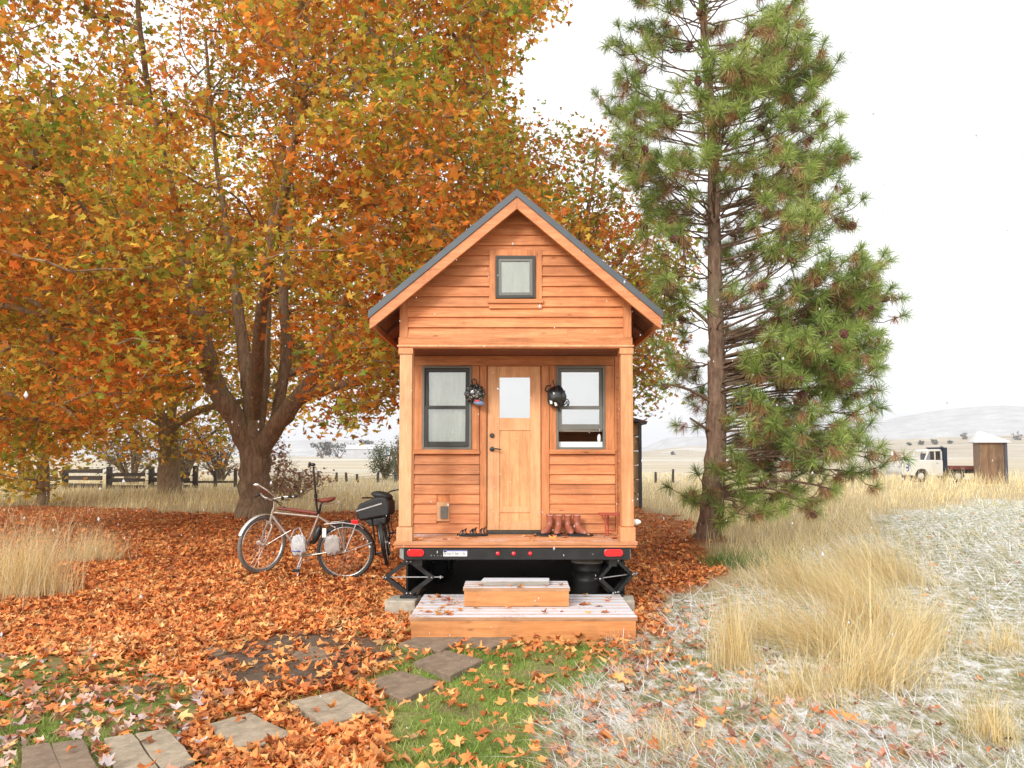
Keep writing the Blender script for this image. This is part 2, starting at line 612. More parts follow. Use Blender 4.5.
m, nt, b = new_mat('ground soil grass and snow')
at1 = nt.nodes.new('ShaderNodeAttribute'); at1.attribute_name = 'zone'
at2 = nt.nodes.new('ShaderNodeAttribute'); at2.attribute_name = 'zone2'
s1 = nt.nodes.new('ShaderNodeSeparateColor'); L(nt, at1.outputs['Color'], s1.inputs[0])
s2 = nt.nodes.new('ShaderNodeSeparateColor'); L(nt, at2.outputs['Color'], s2.inputs[0])
tc = nt.nodes.new('ShaderNodeTexCoord'); P_ = tc.outputs['Object']
nb = noise(nt, P_, 1.3, 6, 0.65); nf = noise(nt, P_, 28, 6, 0.7); nm_ = noise(nt, P_, 7, 5, 0.7)
dry = ramp(nt, nf, [(0.3, (0.24, 0.17, 0.08)), (0.5, (0.42, 0.32, 0.17)), (0.7, (0.58, 0.47, 0.29))])
leafc = ramp(nt, nf, [(0.3, (0.14, 0.05, 0.02)), (0.5, (0.36, 0.13, 0.045)), (0.7, (0.52, 0.22, 0.08))])
grn = ramp(nt, nb, [(0.40, (0.16, 0.23, 0.045)), (0.54, (0.26, 0.30, 0.08)), (0.64, (0.30, 0.22, 0.12))])
grn = mixc(nt, 0.7, grn, ramp(nt, nf, [(0.3, (0.25,) * 3), (0.7, (1.1,) * 3)]), 'MULTIPLY')
snw = ramp(nt, nm_, [(0.41, (0.17, 0.20, 0.08)), (0.50, (0.40, 0.36, 0.23)), (0.59, (0.80, 0.81, 0.84))])
dirt = ramp(nt, nf, [(0.3, (0.09, 0.062, 0.042)), (0.7, (0.20, 0.145, 0.105))])  # bare soil, also the shade colour painted below the house
# far fields: pale stubble bands with thin snow
mp = nt.nodes.new('ShaderNodeMapping'); mp.inputs['Scale'].default_value = (0.0035, 0.022, 1); L(nt, P_, mp.inputs['Vector'])
nfar = noise(nt, mp.outputs[0], 1.0, 5, 0.6, 0.3)
farc = ramp(nt, nfar, [(0.32, (0.36, 0.29, 0.19)), (0.42, (0.52, 0.45, 0.33)), (0.5, (0.44, 0.37, 0.26)), (0.64, (0.60, 0.57, 0.50))])
c = mixc(nt, s2.outputs[1], dry, farc)
c = mixc(nt, s1.outputs[0], c, leafc)
c = mixc(nt, s1.outputs[1], c, grn)
c = mixc(nt, s1.outputs[2], c, snw)
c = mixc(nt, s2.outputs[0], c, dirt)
L(nt, c, b.inputs['Base Color'])
b.inputs['Roughness'].default_value = 0.95; b.inputs['Specular IOR Level'].default_value = 0.1
bump(nt, b, nf, 0.6, 0.03)
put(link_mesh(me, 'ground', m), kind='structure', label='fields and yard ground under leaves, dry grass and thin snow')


# ---------------------------------------------------------------- hills
HG = {}


def hill(name, pts, Y, depth, mat, label, seed):
    """ridge whose crest follows a skyline and whose slopes run down towards and away from the viewer"""
    xs = np.linspace(pts[0][0], pts[-1][0], 140)
    hz = np.interp(xs, [p[0] for p in pts], [Z(p[1], Y) for p in pts])
    wx = np.array([(q - 512) / FPX * Y for q in xs])
    V = []; n = 26
    for j in range(n + 1):
        t = j / n
        u = abs(t - 0.6) / 0.6 if t < 0.6 else (t - 0.6) / 0.4
        prof = 0.5 + 0.5 * math.cos(math.pi * min(1, u))
        yy = Y + (t - 0.6) * depth
        nn = fbm(wx + 3000, np.full_like(wx, yy + 3000), 0.006, seed)
        zz = hz * prof + (nn - 0.5) * 0.14 * np.abs(hz) * (1 if 0 < prof < 0.98 else 0.3) - 3 * (1 - prof)
        V.append(np.stack([wx, np.full_like(wx, yy), zz], 1))
    V = np.concatenate(V)
    HG[seed] = V.copy()
    k = len(xs)
    ii = np.arange(k * (n + 1)).reshape(n + 1, k)
    F = np.stack([ii[:-1, :-1].ravel(), ii[:-1, 1:].ravel(), ii[1:, 1:].ravel(), ii[1:, :-1].ravel()], 1)
    me = np_mesh(name, V, F)
    me.polygons.foreach_set('use_smooth', [True] * len(me.polygons))
    put(link_mesh(me, name, mat), kind='structure', label=label)


m, nt, b = new_mat('snow dusted hillside')
tc = nt.nodes.new('ShaderNodeTexCoord')
mp = nt.nodes.new('ShaderNodeMapping'); mp.inputs['Scale'].default_value = (1, 1, 2.5); L(nt, tc.outputs['Object'], mp.inputs['Vector'])
n1 = noise(nt, mp.outputs[0], 0.03, 9, 0.8, 0.2)
c = ramp(nt, n1, [(0.30, (0.34, 0.33, 0.32)), (0.5, (0.50, 0.49, 0.48)), (0.66, (0.66, 0.66, 0.66))])
L(nt, c, b.inputs['Base Color']); b.inputs['Roughness'].default_value = 1; b.inputs['Specular IOR Level'].default_value = 0
hm = m
m, nt, b = new_mat('pale stubble slope')
tc = nt.nodes.new('ShaderNodeTexCoord')
mp = nt.nodes.new('ShaderNodeMapping'); mp.inputs['Scale'].default_value = (0.003, 0.02, 0.35); L(nt, tc.outputs['Object'], mp.inputs['Vector'])
n1 = noise(nt, mp.outputs[0], 1.0, 6, 0.65, 0.5)
c = ramp(nt, n1, [(0.36, (0.30, 0.24, 0.17)), (0.47, (0.50, 0.44, 0.34)), (0.55, (0.42, 0.36, 0.27)), (0.62, (0.60, 0.57, 0.52))])
L(nt, c, b.inputs['Base Color']); b.inputs['Roughness'].default_value = 1; b.inputs['Specular IOR Level'].default_value = 0
fm = m
hill('hills', [(560, 458), (620, 452), (650, 447), (668, 438), (720, 436), (790, 434), (850, 430), (880, 424), (905, 416), (935, 411), (960, 408), (985, 406), (1010, 409), (1060, 417), (1130, 410), (1230, 424), (1400, 458)], 1500, 1100, hm, 'snow dusted hills on the right horizon', 4)
hill('hills', [(-500, 450), (-200, 441), (0, 446), (120, 447), (280, 443), (330, 440), (370, 441), (420, 440), (500, 438), (580, 444), (700, 452), (760, 458)], 1200, 900, hm, 'low pale hills on the left horizon', 9)
hill('hills', [(600, 457), (680, 447), (760, 444), (860, 441), (930, 438), (1000, 436), (1100, 432), (1300, 445), (1400, 457)], 700, 400, fm, 'gentle pale rise in front of the right hills', 13)

# ---------------------------------------------------------------- the little house
YF = 8.0        # face of the gable and posts
YW = 8.75       # porch wall
YB = 13.2       # back wall
XL, XR = X(399, YF), X(632, YF)
ZD = Z(541, YF)                 # porch floor
CX = (XL + XR) / 2
H = thing('tiny_house', 'small cedar sided house on a trailer with a steep gable and open porch', 'house', (CX, 10.4, 0))


def hb(): return MB()


# roof profile (front plane 7.75)
YR = 7.75
rx, rz = X(517, YR), Z(189, YR)
exl, ez = X(367, YR), Z(311, YR)
exr = X(664, YR)
slope = (rz - ez) / (rx - exl)
th = 0.058 * math.sqrt(1 + slope * slope)


def roofline(x, d=0.0):
    sl = (rz - ez) / ((rx - exl) if x < rx else (exr - rx))
    return rz - sl * abs(x - rx) - d


# metal roof: two slabs with standing seams, meeting at a ridge cap
rf = MB()
rf.prism([(exl, ez), (rx, rz), (rx, rz - th), (exl, ez - th)], YR - .012, YB + .25)
rf.prism([(rx + .0005, rz), (exr, ez), (exr, ez - th), (rx + .0005, rz - th)], YR - .012, YB + .25)
ro = rf.build('roof', M['roof'], H)
sm = MB()
for side in (-1, 1):
    e = exl if side < 0 else exr
    for k in range(1, 14):
        y = YR + 0.02 + k * 0.42
        if y > YB + .2: break
        ym = 0.012
        sm.add([(e, y - ym, ez + .001), (e, y + ym, ez + .001), (rx, y + ym, rz + .001), (rx, y - ym, rz + .001),
                (e, y - ym, ez + .03), (e, y + ym, ez + .03), (rx, y + ym, rz + .03), (rx, y - ym, rz + .03)],
               [(0, 1, 2, 3), (7, 6, 5, 4), (0, 4, 5, 1), (1, 5, 6, 2), (2, 6, 7, 3), (3, 7, 4, 0)])
sm.build('standing_seams', M['roof'], ro)
# sheathing and rafter tails under the eaves
sh = MB()
for side, e in ((-1, exl), (1, exr)):
    e2 = e - side * .01
    n = 12
    for k in range(n):
        ya = YR + .045 + k * (YB + .2 - YR) / n
        yb = ya + (YB + .2 - YR) / n - .004
        sh.prism([(rx + side * .001, rz - th - .002), (e2, roofline(e2) - th - .002), (e2, roofline(e2) - th - .022), (rx + side * .001, rz - th - .022)], ya, yb)
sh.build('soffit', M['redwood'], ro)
for side, e in ((-1, exl), (1, exr)):
    for k in range(9):
        y = YF + .03 + k * 0.6
        q = MB()
        xe = e - side * .03
        xi = e - side * .42
        q.prism([(xe, roofline(xe) - th - .024), (xi, roofline(xi) - th - .024), (xi, roofline(xi) - th - .09), (xe, roofline(xe) - th - .06)], y, y + .04)
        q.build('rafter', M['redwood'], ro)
for side, e in ((-1, exl), (1, exr)):
    q = MB()
    bh = 0.092 * math.sqrt(1 + slope ** 2)
    ee = e - side * 0.012
    g = side * .0005
    q.prism([(rx + g, rz - th - .001), (ee, roofline(ee) - th - .001), (ee, roofline(ee) - th - bh * .93), (ee - side * .05, roofline(ee - side * .05) - th - bh), (rx + g, rz - th - bh)], YR + .001, YR + .041)
    # tilted grain: keep boards as separate meshes
    o = q.build('rake_board', M['rake'], H, bevel=.003)
    q = MB()
    q.box(ee - side * .001, ee - side * .024, YR + .046, YB + .2, ez - th - .07, ez - th - .006)
    q.build('fascia', M['rake'], H)


# clapboards: lapped, with a real shadow line
def clap(mb, x0, x1, z0, z1, y, clip=None, hgtb=0.1):
    z = z0; r = random.Random(int((x0 + 9) * 1000 + z0 * 77))
    while z < z1 - 1e-4:
        zt = min(z + hgtb, z1)
        a0, a1, b0, b1 = x0, x1, x0, x1
        if clip:
            lo0, hi0 = clip(z); lo1, hi1 = clip(zt)
            a0 = max(x0, lo0); a1 = min(x1, hi0); b0 = max(x0, lo1); b1 = min(x1, hi1)
            if a1 - a0 < .04: break
            if b1 < b0: b0 = b1 = (a0 + a1) / 2
        cuts = [0, 1]
        if (a1 - a0) > 1.2 and r.random() < .6: cuts = [0, r.uniform(.25, .75), 1]
        for i in range(len(cuts) - 1):
            u0 = a0 + (a1 - a0) * cuts[i] + (.0012 if i else 0); u1 = a0 + (a1 - a0) * cuts[i + 1]
            w0 = b0 + (b1 - b0) * cuts[i] + (.0012 if i else 0); w1 = b0 + (b1 - b0) * cuts[i + 1]
            j = r.uniform(-.0015, .0015)
            f = .029 + j
            mb.add([(u0, y - f, z + .0015), (u1, y - f, z + .0015), (w1, y - .006, zt + .004), (w0, y - .006, zt + .004),
                    (u0, y + .001, z + .0015), (u1, y + .001, z + .0015), (w1, y + .001, zt + .004), (w0, y + .001, zt + .004)],
                   [(0, 1, 2, 3), (5, 4, 7, 6), (4, 5, 1, 0), (3, 2, 6, 7), (4, 0, 3, 7), (1, 5, 6, 2)])
        z = zt


zb0, zb1 = Z(348.5, YF), Z(338, YF)      # belt beam under the gable
cb = X(407.5, YF) - XL                    # corner board width


def gclip(z):
    # roof underside over the gable wall
    dx = (rz - th - .03 - z) / slope
    return rx - dx, rx + dx


gw0, gw1 = X(489, YF), X(542, YF)
gz0, gz1 = Z(309, YF), Z(250, YF)
g = MB()
zz = zb1; bhh = 0.1045
rows = []
while zz < rz - .2:
    lo = zz; hi = zz + bhh
    if hi < Z(300, YF):
        clap(g, XL + cb, XR - cb, lo, hi, YF, gclip, bhh)
    else:
        clap(g, XL - .0, XR + .0, lo, hi, YF, gclip, bhh)
    zz = hi
g.build('gable_siding', M['cedar_x'], H)
# backing wall of the gable, side walls, back wall
w = MB()
w.prism([(XL + .01, zb0 + .05), (XR - .01, zb0 + .05), (XR - .01, roofline(XR) - th - .05), (rx, rz - th - .05), (XL + .01, roofline(XL) - th - .05)], YF + .002, YF + .06)
w.build('gable_wall', M['cedar_x'], H)
for x0, x1 in ((XL, XL + cb), (XR - cb, XR)):
    q = MB(); q.box(x0, x1, YF - .034, YF - .001, zb1 + .001, Z(301, YF)); q.build('corner_board', M['cedar_z'], H, bevel=.003)
q = MB(); q.box(XL - .008, XR + .008, YF - .04, YF + .045, zb0, zb1); q.build('belt_beam', M['cedar_x'], H, bevel=.003)
q = MB(); q.box(XL - .02, XR + .02, YF - .052, YF - .041, zb0 + .012, zb0 + .03); q.build('belt_moulding', M['post'], H, bevel=.002)
# porch ceiling
q = MB()
for k in range(9):
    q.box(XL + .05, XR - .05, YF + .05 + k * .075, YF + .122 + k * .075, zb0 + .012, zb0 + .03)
q.build('porch_ceiling', M['redwood'], H)

# side walls (behind the porch) and back, as clapboards on boxes
wall_top = roofline(XL) - th - .03
for x0, x1, s_ in ((XL, XL + .08, -1), (XR - .08, XR, 1)):
    q = MB(); q.box(x0 + .02, x1 - .02, YW + .03, YB, ZD, wall_top)
    z = ZD
    while z < wall_top - .02:
        zt = min(z + .1, wall_top)
        xo = x0 if s_ < 0 else x1
        q.add([(xo - .0 * s_, YW + .1, z + .002), (xo, YB, z + .002), (xo - s_ * .016, YB, zt), (xo - s_ * .016, YW + .1, zt)], [(0, 1, 2, 3)])
        z = zt
    q.build('side_wall', M['cedar_x'], H)
q = MB(); q.box(XL + .1, XR - .1, YB - .06, YB, ZD, wall_top); q.build('back_wall', M['cedar_x'], H)
# posts
for pxa, pxb, mt in ((399.5, 412, 'post'), (621, 633, 'post2')):
    x0, x1 = X(pxa, YF), X(pxb, YF)
    q = MB(); q.box(x0, x1, YF - .03, YF + .09, Z(526.5, YF), zb0 - .055)
    po = q.build('porch_post', M[mt], H, bevel=.006)
    q = MB(); q.box(x0 - .018, x1 + .012, YF - .048, YF + .105, ZD - .001, Z(527, YF)); q.build('post_base', M[mt], po, bevel=.004)
    q = MB(); q.box(x0 - .012, x1 + .008, YF - .045, YF + .1, zb0 - .06, zb0 - .001); q.build('post_cap', M['post2'], po, bevel=.004)
# porch deck
q = MB()
xa, xb = X(395.5, YF), X(636, YF)
zd0 = ZD - .035
nb_ = 7
for k in range(nb_):
    y0 = YF - .06 + k * (YW - YF + .06) / nb_
    q.box(xa + (.03 if k else 0), xb - (.03 if k else 0), y0, y0 + (YW - YF + .06) / nb_ - .005, zd0, ZD + rnd.uniform(-.001, .001))
q.build('porch_deck', M['deck'], H, bevel=.003)
q = MB(); q.box(xa + .01, xb - .01, YF - .045, YF - .015, Z(547, YF), zd0 - .001); q.build('deck_skirt_board', M['rake'], H)
q = MB(); q.box(xa + .05, xb - .05, YF, YB, ZD - .12, zd0 - .002); q.build('subfloor', M['black'], H)

# porch wall -----------------------------------------------------------------
x0w, x1w = XL + .06, XR - .06
wz_top = zb0 + .01
WX = {}


def wx(p): return X(p, YW)


def wz(p): return Z(p, YW)


sill_z0, sill_z1 = wz(454), wz(449.5)
q = MB()
# backing: pieces around the openings
bk0, bk1 = YW + .002, YW + .05
for a, b_ in ((x0w, wx(424)), (wx(470), wx(487)), (wx(541), wx(558)), (wx(604), x1w)):
    q.box(a, b_, bk0, bk1, ZD, wz_top)
for a, b_, t in ((wx(424), wx(470), 1), (wx(558), wx(604), 1), (wx(487), wx(541), 0)):
    q.box(a + .0005, b_ - .0005, bk0 + .001, bk1 - .001, wz(366) - .002, wz_top)
    if t: q.box(a + .0005, b_ - .0005, bk0 + .001, bk1 - .001, ZD, wz(449))
q.build('porch_wall', M['cedar_z'], H)
ob = (wx(437), wx(450), wz(521), wz(502))
for a, b_, outlet in ((wx(414.5), wx(479.5), 1), (wx(549.5), wx(614.5), 0)):
    g = MB(); z = ZD + .005
    while z < sill_z0 - .003:
        zt = min(z + .1065, sill_z0)
        if outlet and zt > ob[2] + .015 and z < ob[3] - .015:
            clap(g, a, ob[0], z, zt, YW, None, .2); clap(g, ob[1], b_, z, zt, YW, None, .2)
        else:
            clap(g, a, b_, z, zt, YW, None, .2)
        z = zt
    g.build('porch_siding', M['cedar_x'], H)
# vertical boards beside windows and door, head board, sills
hd = wz(366)
for a, b_, z0, z1 in ((x0w, wx(414), ZD, wz_top), (wx(615), x1w, ZD, wz_top),
                      (wx(414.5), wx(422.5), sill_z1, hd), (wx(471.5), wx(479.3), sill_z1, hd),
                      (wx(549.7), wx(556.3), sill_z1, hd), (wx(605), wx(614.5), sill_z1, hd),
                      (wx(480), wx(486.6), ZD, hd), (wx(541.6), wx(549.2), ZD, hd)):
    q = MB(); q.box(a, b_, YW - .03 - rnd.uniform(0, .003), YW, z0 + .001, z1 - .001); q.build('vertical_trim_board', M['cedar_z'], H, bevel=.002)
q = MB(); q.box(wx(414.3), wx(614.7), YW - .028, YW, hd + .001, hd + .15); q.build('head_board', M['cedar_x'], H, bevel=.002)
for a, b_ in ((wx(413.5), wx(480.5)), (wx(548.5), wx(615.5))):
    q = MB(); q.box(a + .008, b_ - .008, YW - .055, YW - .001, sill_z0, sill_z1); q.build('window_ledge', M['cedar_x'], H, bevel=.003)
q = MB(); q.box(ob[0] + .002, ob[1] - .002, YW - .028, YW, ob[2], ob[3]); oo = q.build('outlet_block', M['post'], H, bevel=.002)
q = MB(); q.box(wx(441.2), wx(448.3), YW - .06, YW - .029, wz(518), wz(506)); q.build('outlet_cover', M['bronze_light'], oo, bevel=.004)


def frame(mb, x0, x1, z0, z1, w, y0, y1, wt=None, wb=None):
    wt = wt or w; wb = wb or w
    mb.box(x0, x0 + w, y0, y1, z0, z1); mb.box(x1 - w, x1, y0, y1, z0, z1)
    mb.box(x0 + w, x1 - w, y0, y1, z1 - wt, z1); mb.box(x0 + w, x1 - w, y0, y1, z0, z0 + wb)


# left curtain and right daylight sheet hang close behind the panes; the room behind is a real box
def window(pa, pb, ptop, pbot, kind):
    a, b_, t, bo = wx(pa), wx(pb), wz(ptop), wz(pbot)
    q = MB(); frame(q, a, b_, bo, t, .022, YW - .045, YW + .06)
    wo = q.build('window_frame', M['bronze_light'], H, bevel=.002)
    i0, i1 = a + .023, b_ - .023
    if kind == 'left':
        mid0, mid1 = wz(409), wz(405)
        q = MB(); frame(q, i0, i1, mid0, t - .024, .042, YW - .020, YW + .014, .04, .03); q.build('upper_sash', M['bronze'], wo, bevel=.003)
        q = MB(); q.box(i0 + .04, i1 - .04, YW - .004, YW - .001, mid0 + .025, t - .06); q.build('upper_pane', M['glass'], wo)
        q = MB(); frame(q, i0, i1, bo + .024, mid0 + .032, .042, YW - .038, YW - .0205, .036, .06); q.build('lower_sash', M['bronze'], wo, bevel=.003)
        q = MB(); q.box(i0 + .04, i1 - .04, YW - .030, YW - .027, bo + .08, mid0); q.build('lower_pane', M['glass'], wo)
        q = MB()
        n = 34
        pts = [(i0 + (i1 - i0) * k / n, YW + .05 + .006 * math.sin(k * 1.3)) for k in range(n + 1)]
        for k in range(n):
            q.add([(pts[k][0], pts[k][1], bo), (pts[k + 1][0], pts[k + 1][1], bo), (pts[k + 1][0], pts[k + 1][1], t), (pts[k][0], pts[k][1], t)], [(0, 1, 2, 3)])
        q.build('curtain', M['cream'], wo)
    else:
        mid0, mid1 = wz(409), wz(405)
        low = wz(430)
        q = MB(); frame(q, i0, i1, mid0, t - .024, .036, YW - .012, YW + .010, .04, .03); q.build('upper_sash', M['bronze_light'], wo, bevel=.003)
        q = MB(); q.box(i0 + .034, i1 - .034, YW - .002, YW + .001, mid0 + .025, t - .06); q.build('upper_pane', M['glass_b'], wo)
        q = MB(); frame(q, i0, i1, low, mid0 + .03, .036, YW - .034, YW - .013, .036, .062); q.build('lower_sash', M['bronze_light'], wo, bevel=.003)
        q = MB(); q.box(i0 + .034, i1 - .034, YW - .026, YW - .023, low + .058, mid0); q.build('lower_pane', M['glass_b'], wo)
        q = MB()
        zt = t - .02; k = 0
        while zt > low + .01:
            dz = .055 if k != 4 else .03
            q.box(i0 + .002, i1 - .002, YW + .022 + (k % 2) * .0016, YW + .026 + (k % 2) * .0016, zt - .053, zt); zt -= .0535; k += 1
        q.build('blind', M['white_blind'], wo)  # added white sheet standing in for daylight seen through the house
        q = MB(); q.box(i0 + .001, i1 - .001, YW + .002, YW + .058, bo + .0225, wz(441.8)); q.build('sill_board', M['white_paint'], wo, bevel=.002)
        q = MB(); q.ball((i1 - .035, YW + .02, wz(438.5)), (.022, .02, .05), 12, 8); q.build('latch_cloth', M['white_paint'], wo, smooth=True)
    return wo


window(422.5, 471.5, 366.5, 449.3, 'left')
window(556.3, 604.8, 366.5, 449.3, 'right')
# gable window
a, b_, t, bo = X(495.5, YF), X(535.5, YF), Z(257, YF), Z(299, YF)
q = MB(); q.box(gw0, a - .001, YF - .034, YF - .0, gz0 + .06, gz1 - .001); q.box(b_ + .001, gw1, YF - .034, YF - .0, gz0 + .06, gz1 - .001)
q.box(a - .0005, b_ + .0005, YF - .032, YF, t + .001, gz1 - .002)
q.build('gable_window_trim', M['cedar_z'], H, bevel=.002)
q = MB(); q.box(gw0 - .012, gw1 + .012, YF - .06, YF - .0, Z(304, YF), Z(300, YF)); q.box(gw0, gw1, YF - .036, YF, gz0, Z(304, YF) - .001); q.build('gable_window_ledge', M['cedar_x'], H, bevel=.002)
q = MB(); frame(q, a, b_, bo, t, .026, YF - .058, YF + .0); wo = q.build('gable_window_frame', M['bronze'], H, bevel=.002)
q = MB(); frame(q, a + .027, b_ - .027, bo + .027, t - .027, .03, YF - .050, YF - .028); q.build('sash', M['bronze_light'], wo, bevel=.002)
q = MB(); q.box(a + .055, b_ - .055, YF - .040, YF - .037, bo + .055, t - .055); q.build('pane', M['glass'], wo)
q = MB(); q.box(a + .03, b_ - .03, YF - .031, YF - .0285, bo + .03, t - .03); q.build('curtain', M['cream'], wo)

# door: stiles, rails, panel, glazing
a, b_, t, bo = wx(487.5), wx(540.6), wz(366.5), wz(530)
gx0, gx1, gz1_, gz0_ = wx(499.5), wx(530), wz(377.5), wz(418)
pz1, pz0, lz1, lz0 = wz(430.5), wz(507), wz(512.5), wz(521.5)
d = MB()
yd0, yd1 = YW - .012, YW + .03
d.box(a, gx0, yd0, yd1, bo, t); d.box(gx1, b_, yd0, yd1, bo, t)
for z0, z1 in ((gz1_, t), (pz1, gz0_), (lz1, pz0), (bo, lz0)):
    d.box(gx0 + .0008, gx1 - .0008, yd0 + .0012, yd1 - .001, z0, z1)
do = d.build('door', M['door'], H, bevel=.003)
q = MB()
for k in range(3):
    w_ = (gx1 - gx0) / 3
    q.box(gx0 + k * w_ + .0008, gx0 + (k + 1) * w_ - .0008, yd0 + .012, yd1 - .004, pz0, pz1)
    q.box(gx0 + k * w_ + .0008, gx0 + (k + 1) * w_ - .0008, yd0 + .012, yd1 - .004, lz0, lz1)
q.build('door_panel', wood('fir panel', (0.56, 0.25, 0.10), (0.70, 0.36, 0.16), (0.76, 0.44, 0.21), 'Z', knots=False, vary=.1), do)
q = MB(); q.box(gx0, gx1, yd0 + .012, yd0 + .015, gz0_, gz1_); q.build('door_glass', M['glass_b'], do)
q = MB(); q.box(gx0, gx1, yd0 + .027, yd0 + .03, gz0_, gz1_); q.build('door_blind', M['white_blind'], do)  # added white sheet behind the door glass, imitating daylight beyond
kx = wx(492)
kM = Matrix.Rotation(R(90), 4, 'X')
q = MB(); q.lathe([(0, .03), (.018, .028), (.024, .018), (.026, 0)], 20, Matrix.Translation((kx, yd0 - .001, wz(435.5))) @ kM); q.build('deadbolt', M['bronze'], do, smooth=True)
q = MB(); q.lathe([(0, .05), (.012, .048), (.014, .012), (.027, .009), (.028, 0)], 20, Matrix.Translation((kx, yd0 - .001, wz(449))) @ kM)
q.tube([(kx, yd0 - .045, wz(449)), (kx + .05, yd0 - .05, wz(449) + .002), (kx + .1, yd0 - .045, wz(449) - .006)], [.009, .008, .006], 8)
q.build('door_handle', M['bronze'], do, smooth=True)
q = MB(); q.box(a + .002, b_ + .05, YW - .07, YW + .02, ZD + .002, bo - .004); q.build('threshold', M['bronze'], H, bevel=.003)
# interior box, seen through the opened sash
q = MB()
ix0, ix1 = XL + .1, XR - .1
q.box(ix0, ix1, YB - .3, YB - .1, ZD, wall_top)
q.box(ix0, ix1, YW + .1, YB - .3, wall_top - .04, wall_top)
q.box(wx(545), ix1, YW + .75, YW + .8, ZD, wz(425))
q.build('interior_lining', M['cedar_x'], H)
q = MB(); q.box(wx(480), ix1 - .1, YW + .08, YW + .7, wz(447) - .03, wz(447)); q.build('desk', M['post'], H)

# trailer chassis ---------------------------------------------------------------
q = MB(); q.box(X(405, YF), X(629, YF), YF - .02, YF + .06, Z(559.5, YF), Z(547.3, YF)); ch = q.build('trailer_bumper', M['black'], H, bevel=.004)
for pxa, pxb in ((400.5, 405), (624.3, 629.5)):
    q = MB(); xx0, xx1 = X(pxa, YF), X(pxb, YF)
    q.prism([(xx0, Z(558, YF)), (xx1, Z(560, YF)), (xx1, Z(547.5, YF)), (xx0, Z(548, YF))] if pxa < 500 else [(xx0 + .001 + .045, Z(560, YF)), (xx1 + .0, Z(557, YF)), (xx1 + .0, Z(549.5, YF)), (xx0 + .046, Z(547.5, YF))], YF - .018, YF + .3)
    q.build('bumper_end_cap', M['zinc'], ch, bevel=.008)
for pxa, pxb in ((408, 425), (603, 622)):
    xx0, xx1 = X(pxa, YF), X(pxb, YF); zc_ = (Z(548.7, YF) + Z(556.2, YF)) / 2; hh = (Z(548.7, YF) - Z(556.2, YF)) / 2
    pts = []
    for k in range(24):
        an = 2 * math.pi * k / 24
        cx_ = (xx1 - hh) if math.cos(an) > 0 else (xx0 + hh)
        pts.append((cx_ + hh * math.cos(an), zc_ + hh * math.sin(an)))
    q = MB(); q.prism(pts, YF - .036, YF - .021); lo_ = q.build('tail_light', M['red_lens'], ch, bevel=.005)
    pts2 = [(p[0] + math.copysign(.006, p[0] - (xx0 + xx1) / 2), zc_ + (p[1] - zc_) * 1.2) for p in pts]
    q = MB(); q.prism(pts2, YF - .026, YF - .0205); q.build('light_surround', M['rubber'], lo_)
for pc in (498, 513.7, 530):
    q = MB(); q.lathe([(0, .016), (.014, .013), (.021, .004), (.0215, 0)], 20, Matrix.Translation((X(pc, YF), YF - .021, Z(553.3, YF))) @ kM)
    q.build('marker_light', M['red_lens'], ch, smooth=True)
q = MB(); sx0, sx1, sz0, sz1 = X(444, YF), X(467.5, YF), Z(556, YF), Z(550, YF)
q.box(sx0, sx1, YF - .0225, YF - .0205, sz0, sz1); st = q.build('maker_sticker', M['white_paint'], ch)
q = MB()
q.box(sx0 + .001, sx1 - .001, YF - .0238, YF - .0228, sz1 - .010, sz1 - .001)
q.build('sticker_stripe', M['blue'], st)
q = MB()
r_ = random.Random(3)
xx = sx0 + .008; zt = sz1 - .016
while xx < sx1 - .015:                     # row of small printed letters, too small to read in the photo
    w_ = r_.uniform(.009, .015)
    q.box(xx, xx + .003, YF - .0238, YF - .0228, sz0 + .008, zt - r_.choice([0, .006]))
    q.box(xx + .0035, xx + w_ - .003, YF - .0238, YF - .0228, zt - .013, zt - .009)
    if r_.random() < .6: q.box(xx + w_ - .0025, xx + w_, YF - .0238, YF - .0228, sz0 + .008, zt - .01)
    xx += w_ + .004
q.box(sx0 + .004, sx0 + .032, YF - .0246, YF - .0239, sz1 - .018, sz1 - .008)
q.build('sticker_lettering', M['rubber'], st)
for k in range(4):
    q = MB(); q.lathe([(0, .004), (.003, .003), (.004, 0)], 8, Matrix.Translation((X(432 + k * 3.3, YF), YF - .021, Z(555.5, YF))) @ kM); q.build('rivet', M['steel'], ch)
for xx in (XL + .02, XR - .04):
    q = MB(); q.box(xx, xx + .02, YF + .45, YB - .02, .03, ZD - .125); q.build('skirting', M['black'], H)  # unseen side panels, added to keep light out from under the house
q = MB()
for xx in (XL + .15, XR - .23): q.box(xx, xx + .08, YF + .07, YB - .1, ZD - .26, ZD - .125)
for k in range(8): q.box(XL + .24, XR - .24, YF + .3 + k * .6, YF + .36 + k * .6, ZD - .2, ZD - .13)
q.build('chassis_rail', M['black'], H)
for yy in (YF + 2.1, YF + 2.95):
    for s_ in (-1, 1):
        q = MB()
        MM = Matrix.Translation((CX + s_ * .92, yy, .33)) @ Matrix.Rotation(R(90), 4, 'Y')
        q.lathe([(.2, -.1), (.3, -.1), (.33, -.07), (.335, 0), (.33, .07), (.3, .1), (.2, .1)], 32, MM, closed=True)
        wo = q.build('wheel', M['rubber'], H, smooth=True)
        q = MB(); q.lathe([(0, -.02), (.1, -.02), (.19, .02), (.2, .09), (.205, .09), (.205, -.09), (0, -.09)], 24, MM); q.build('rim', M['steel'], wo, smooth=True)
    q = MB(); q.tube([(CX - .9, yy, .33), (CX + .9, yy, .33)], .04); q.build('axle', M['black'], H)
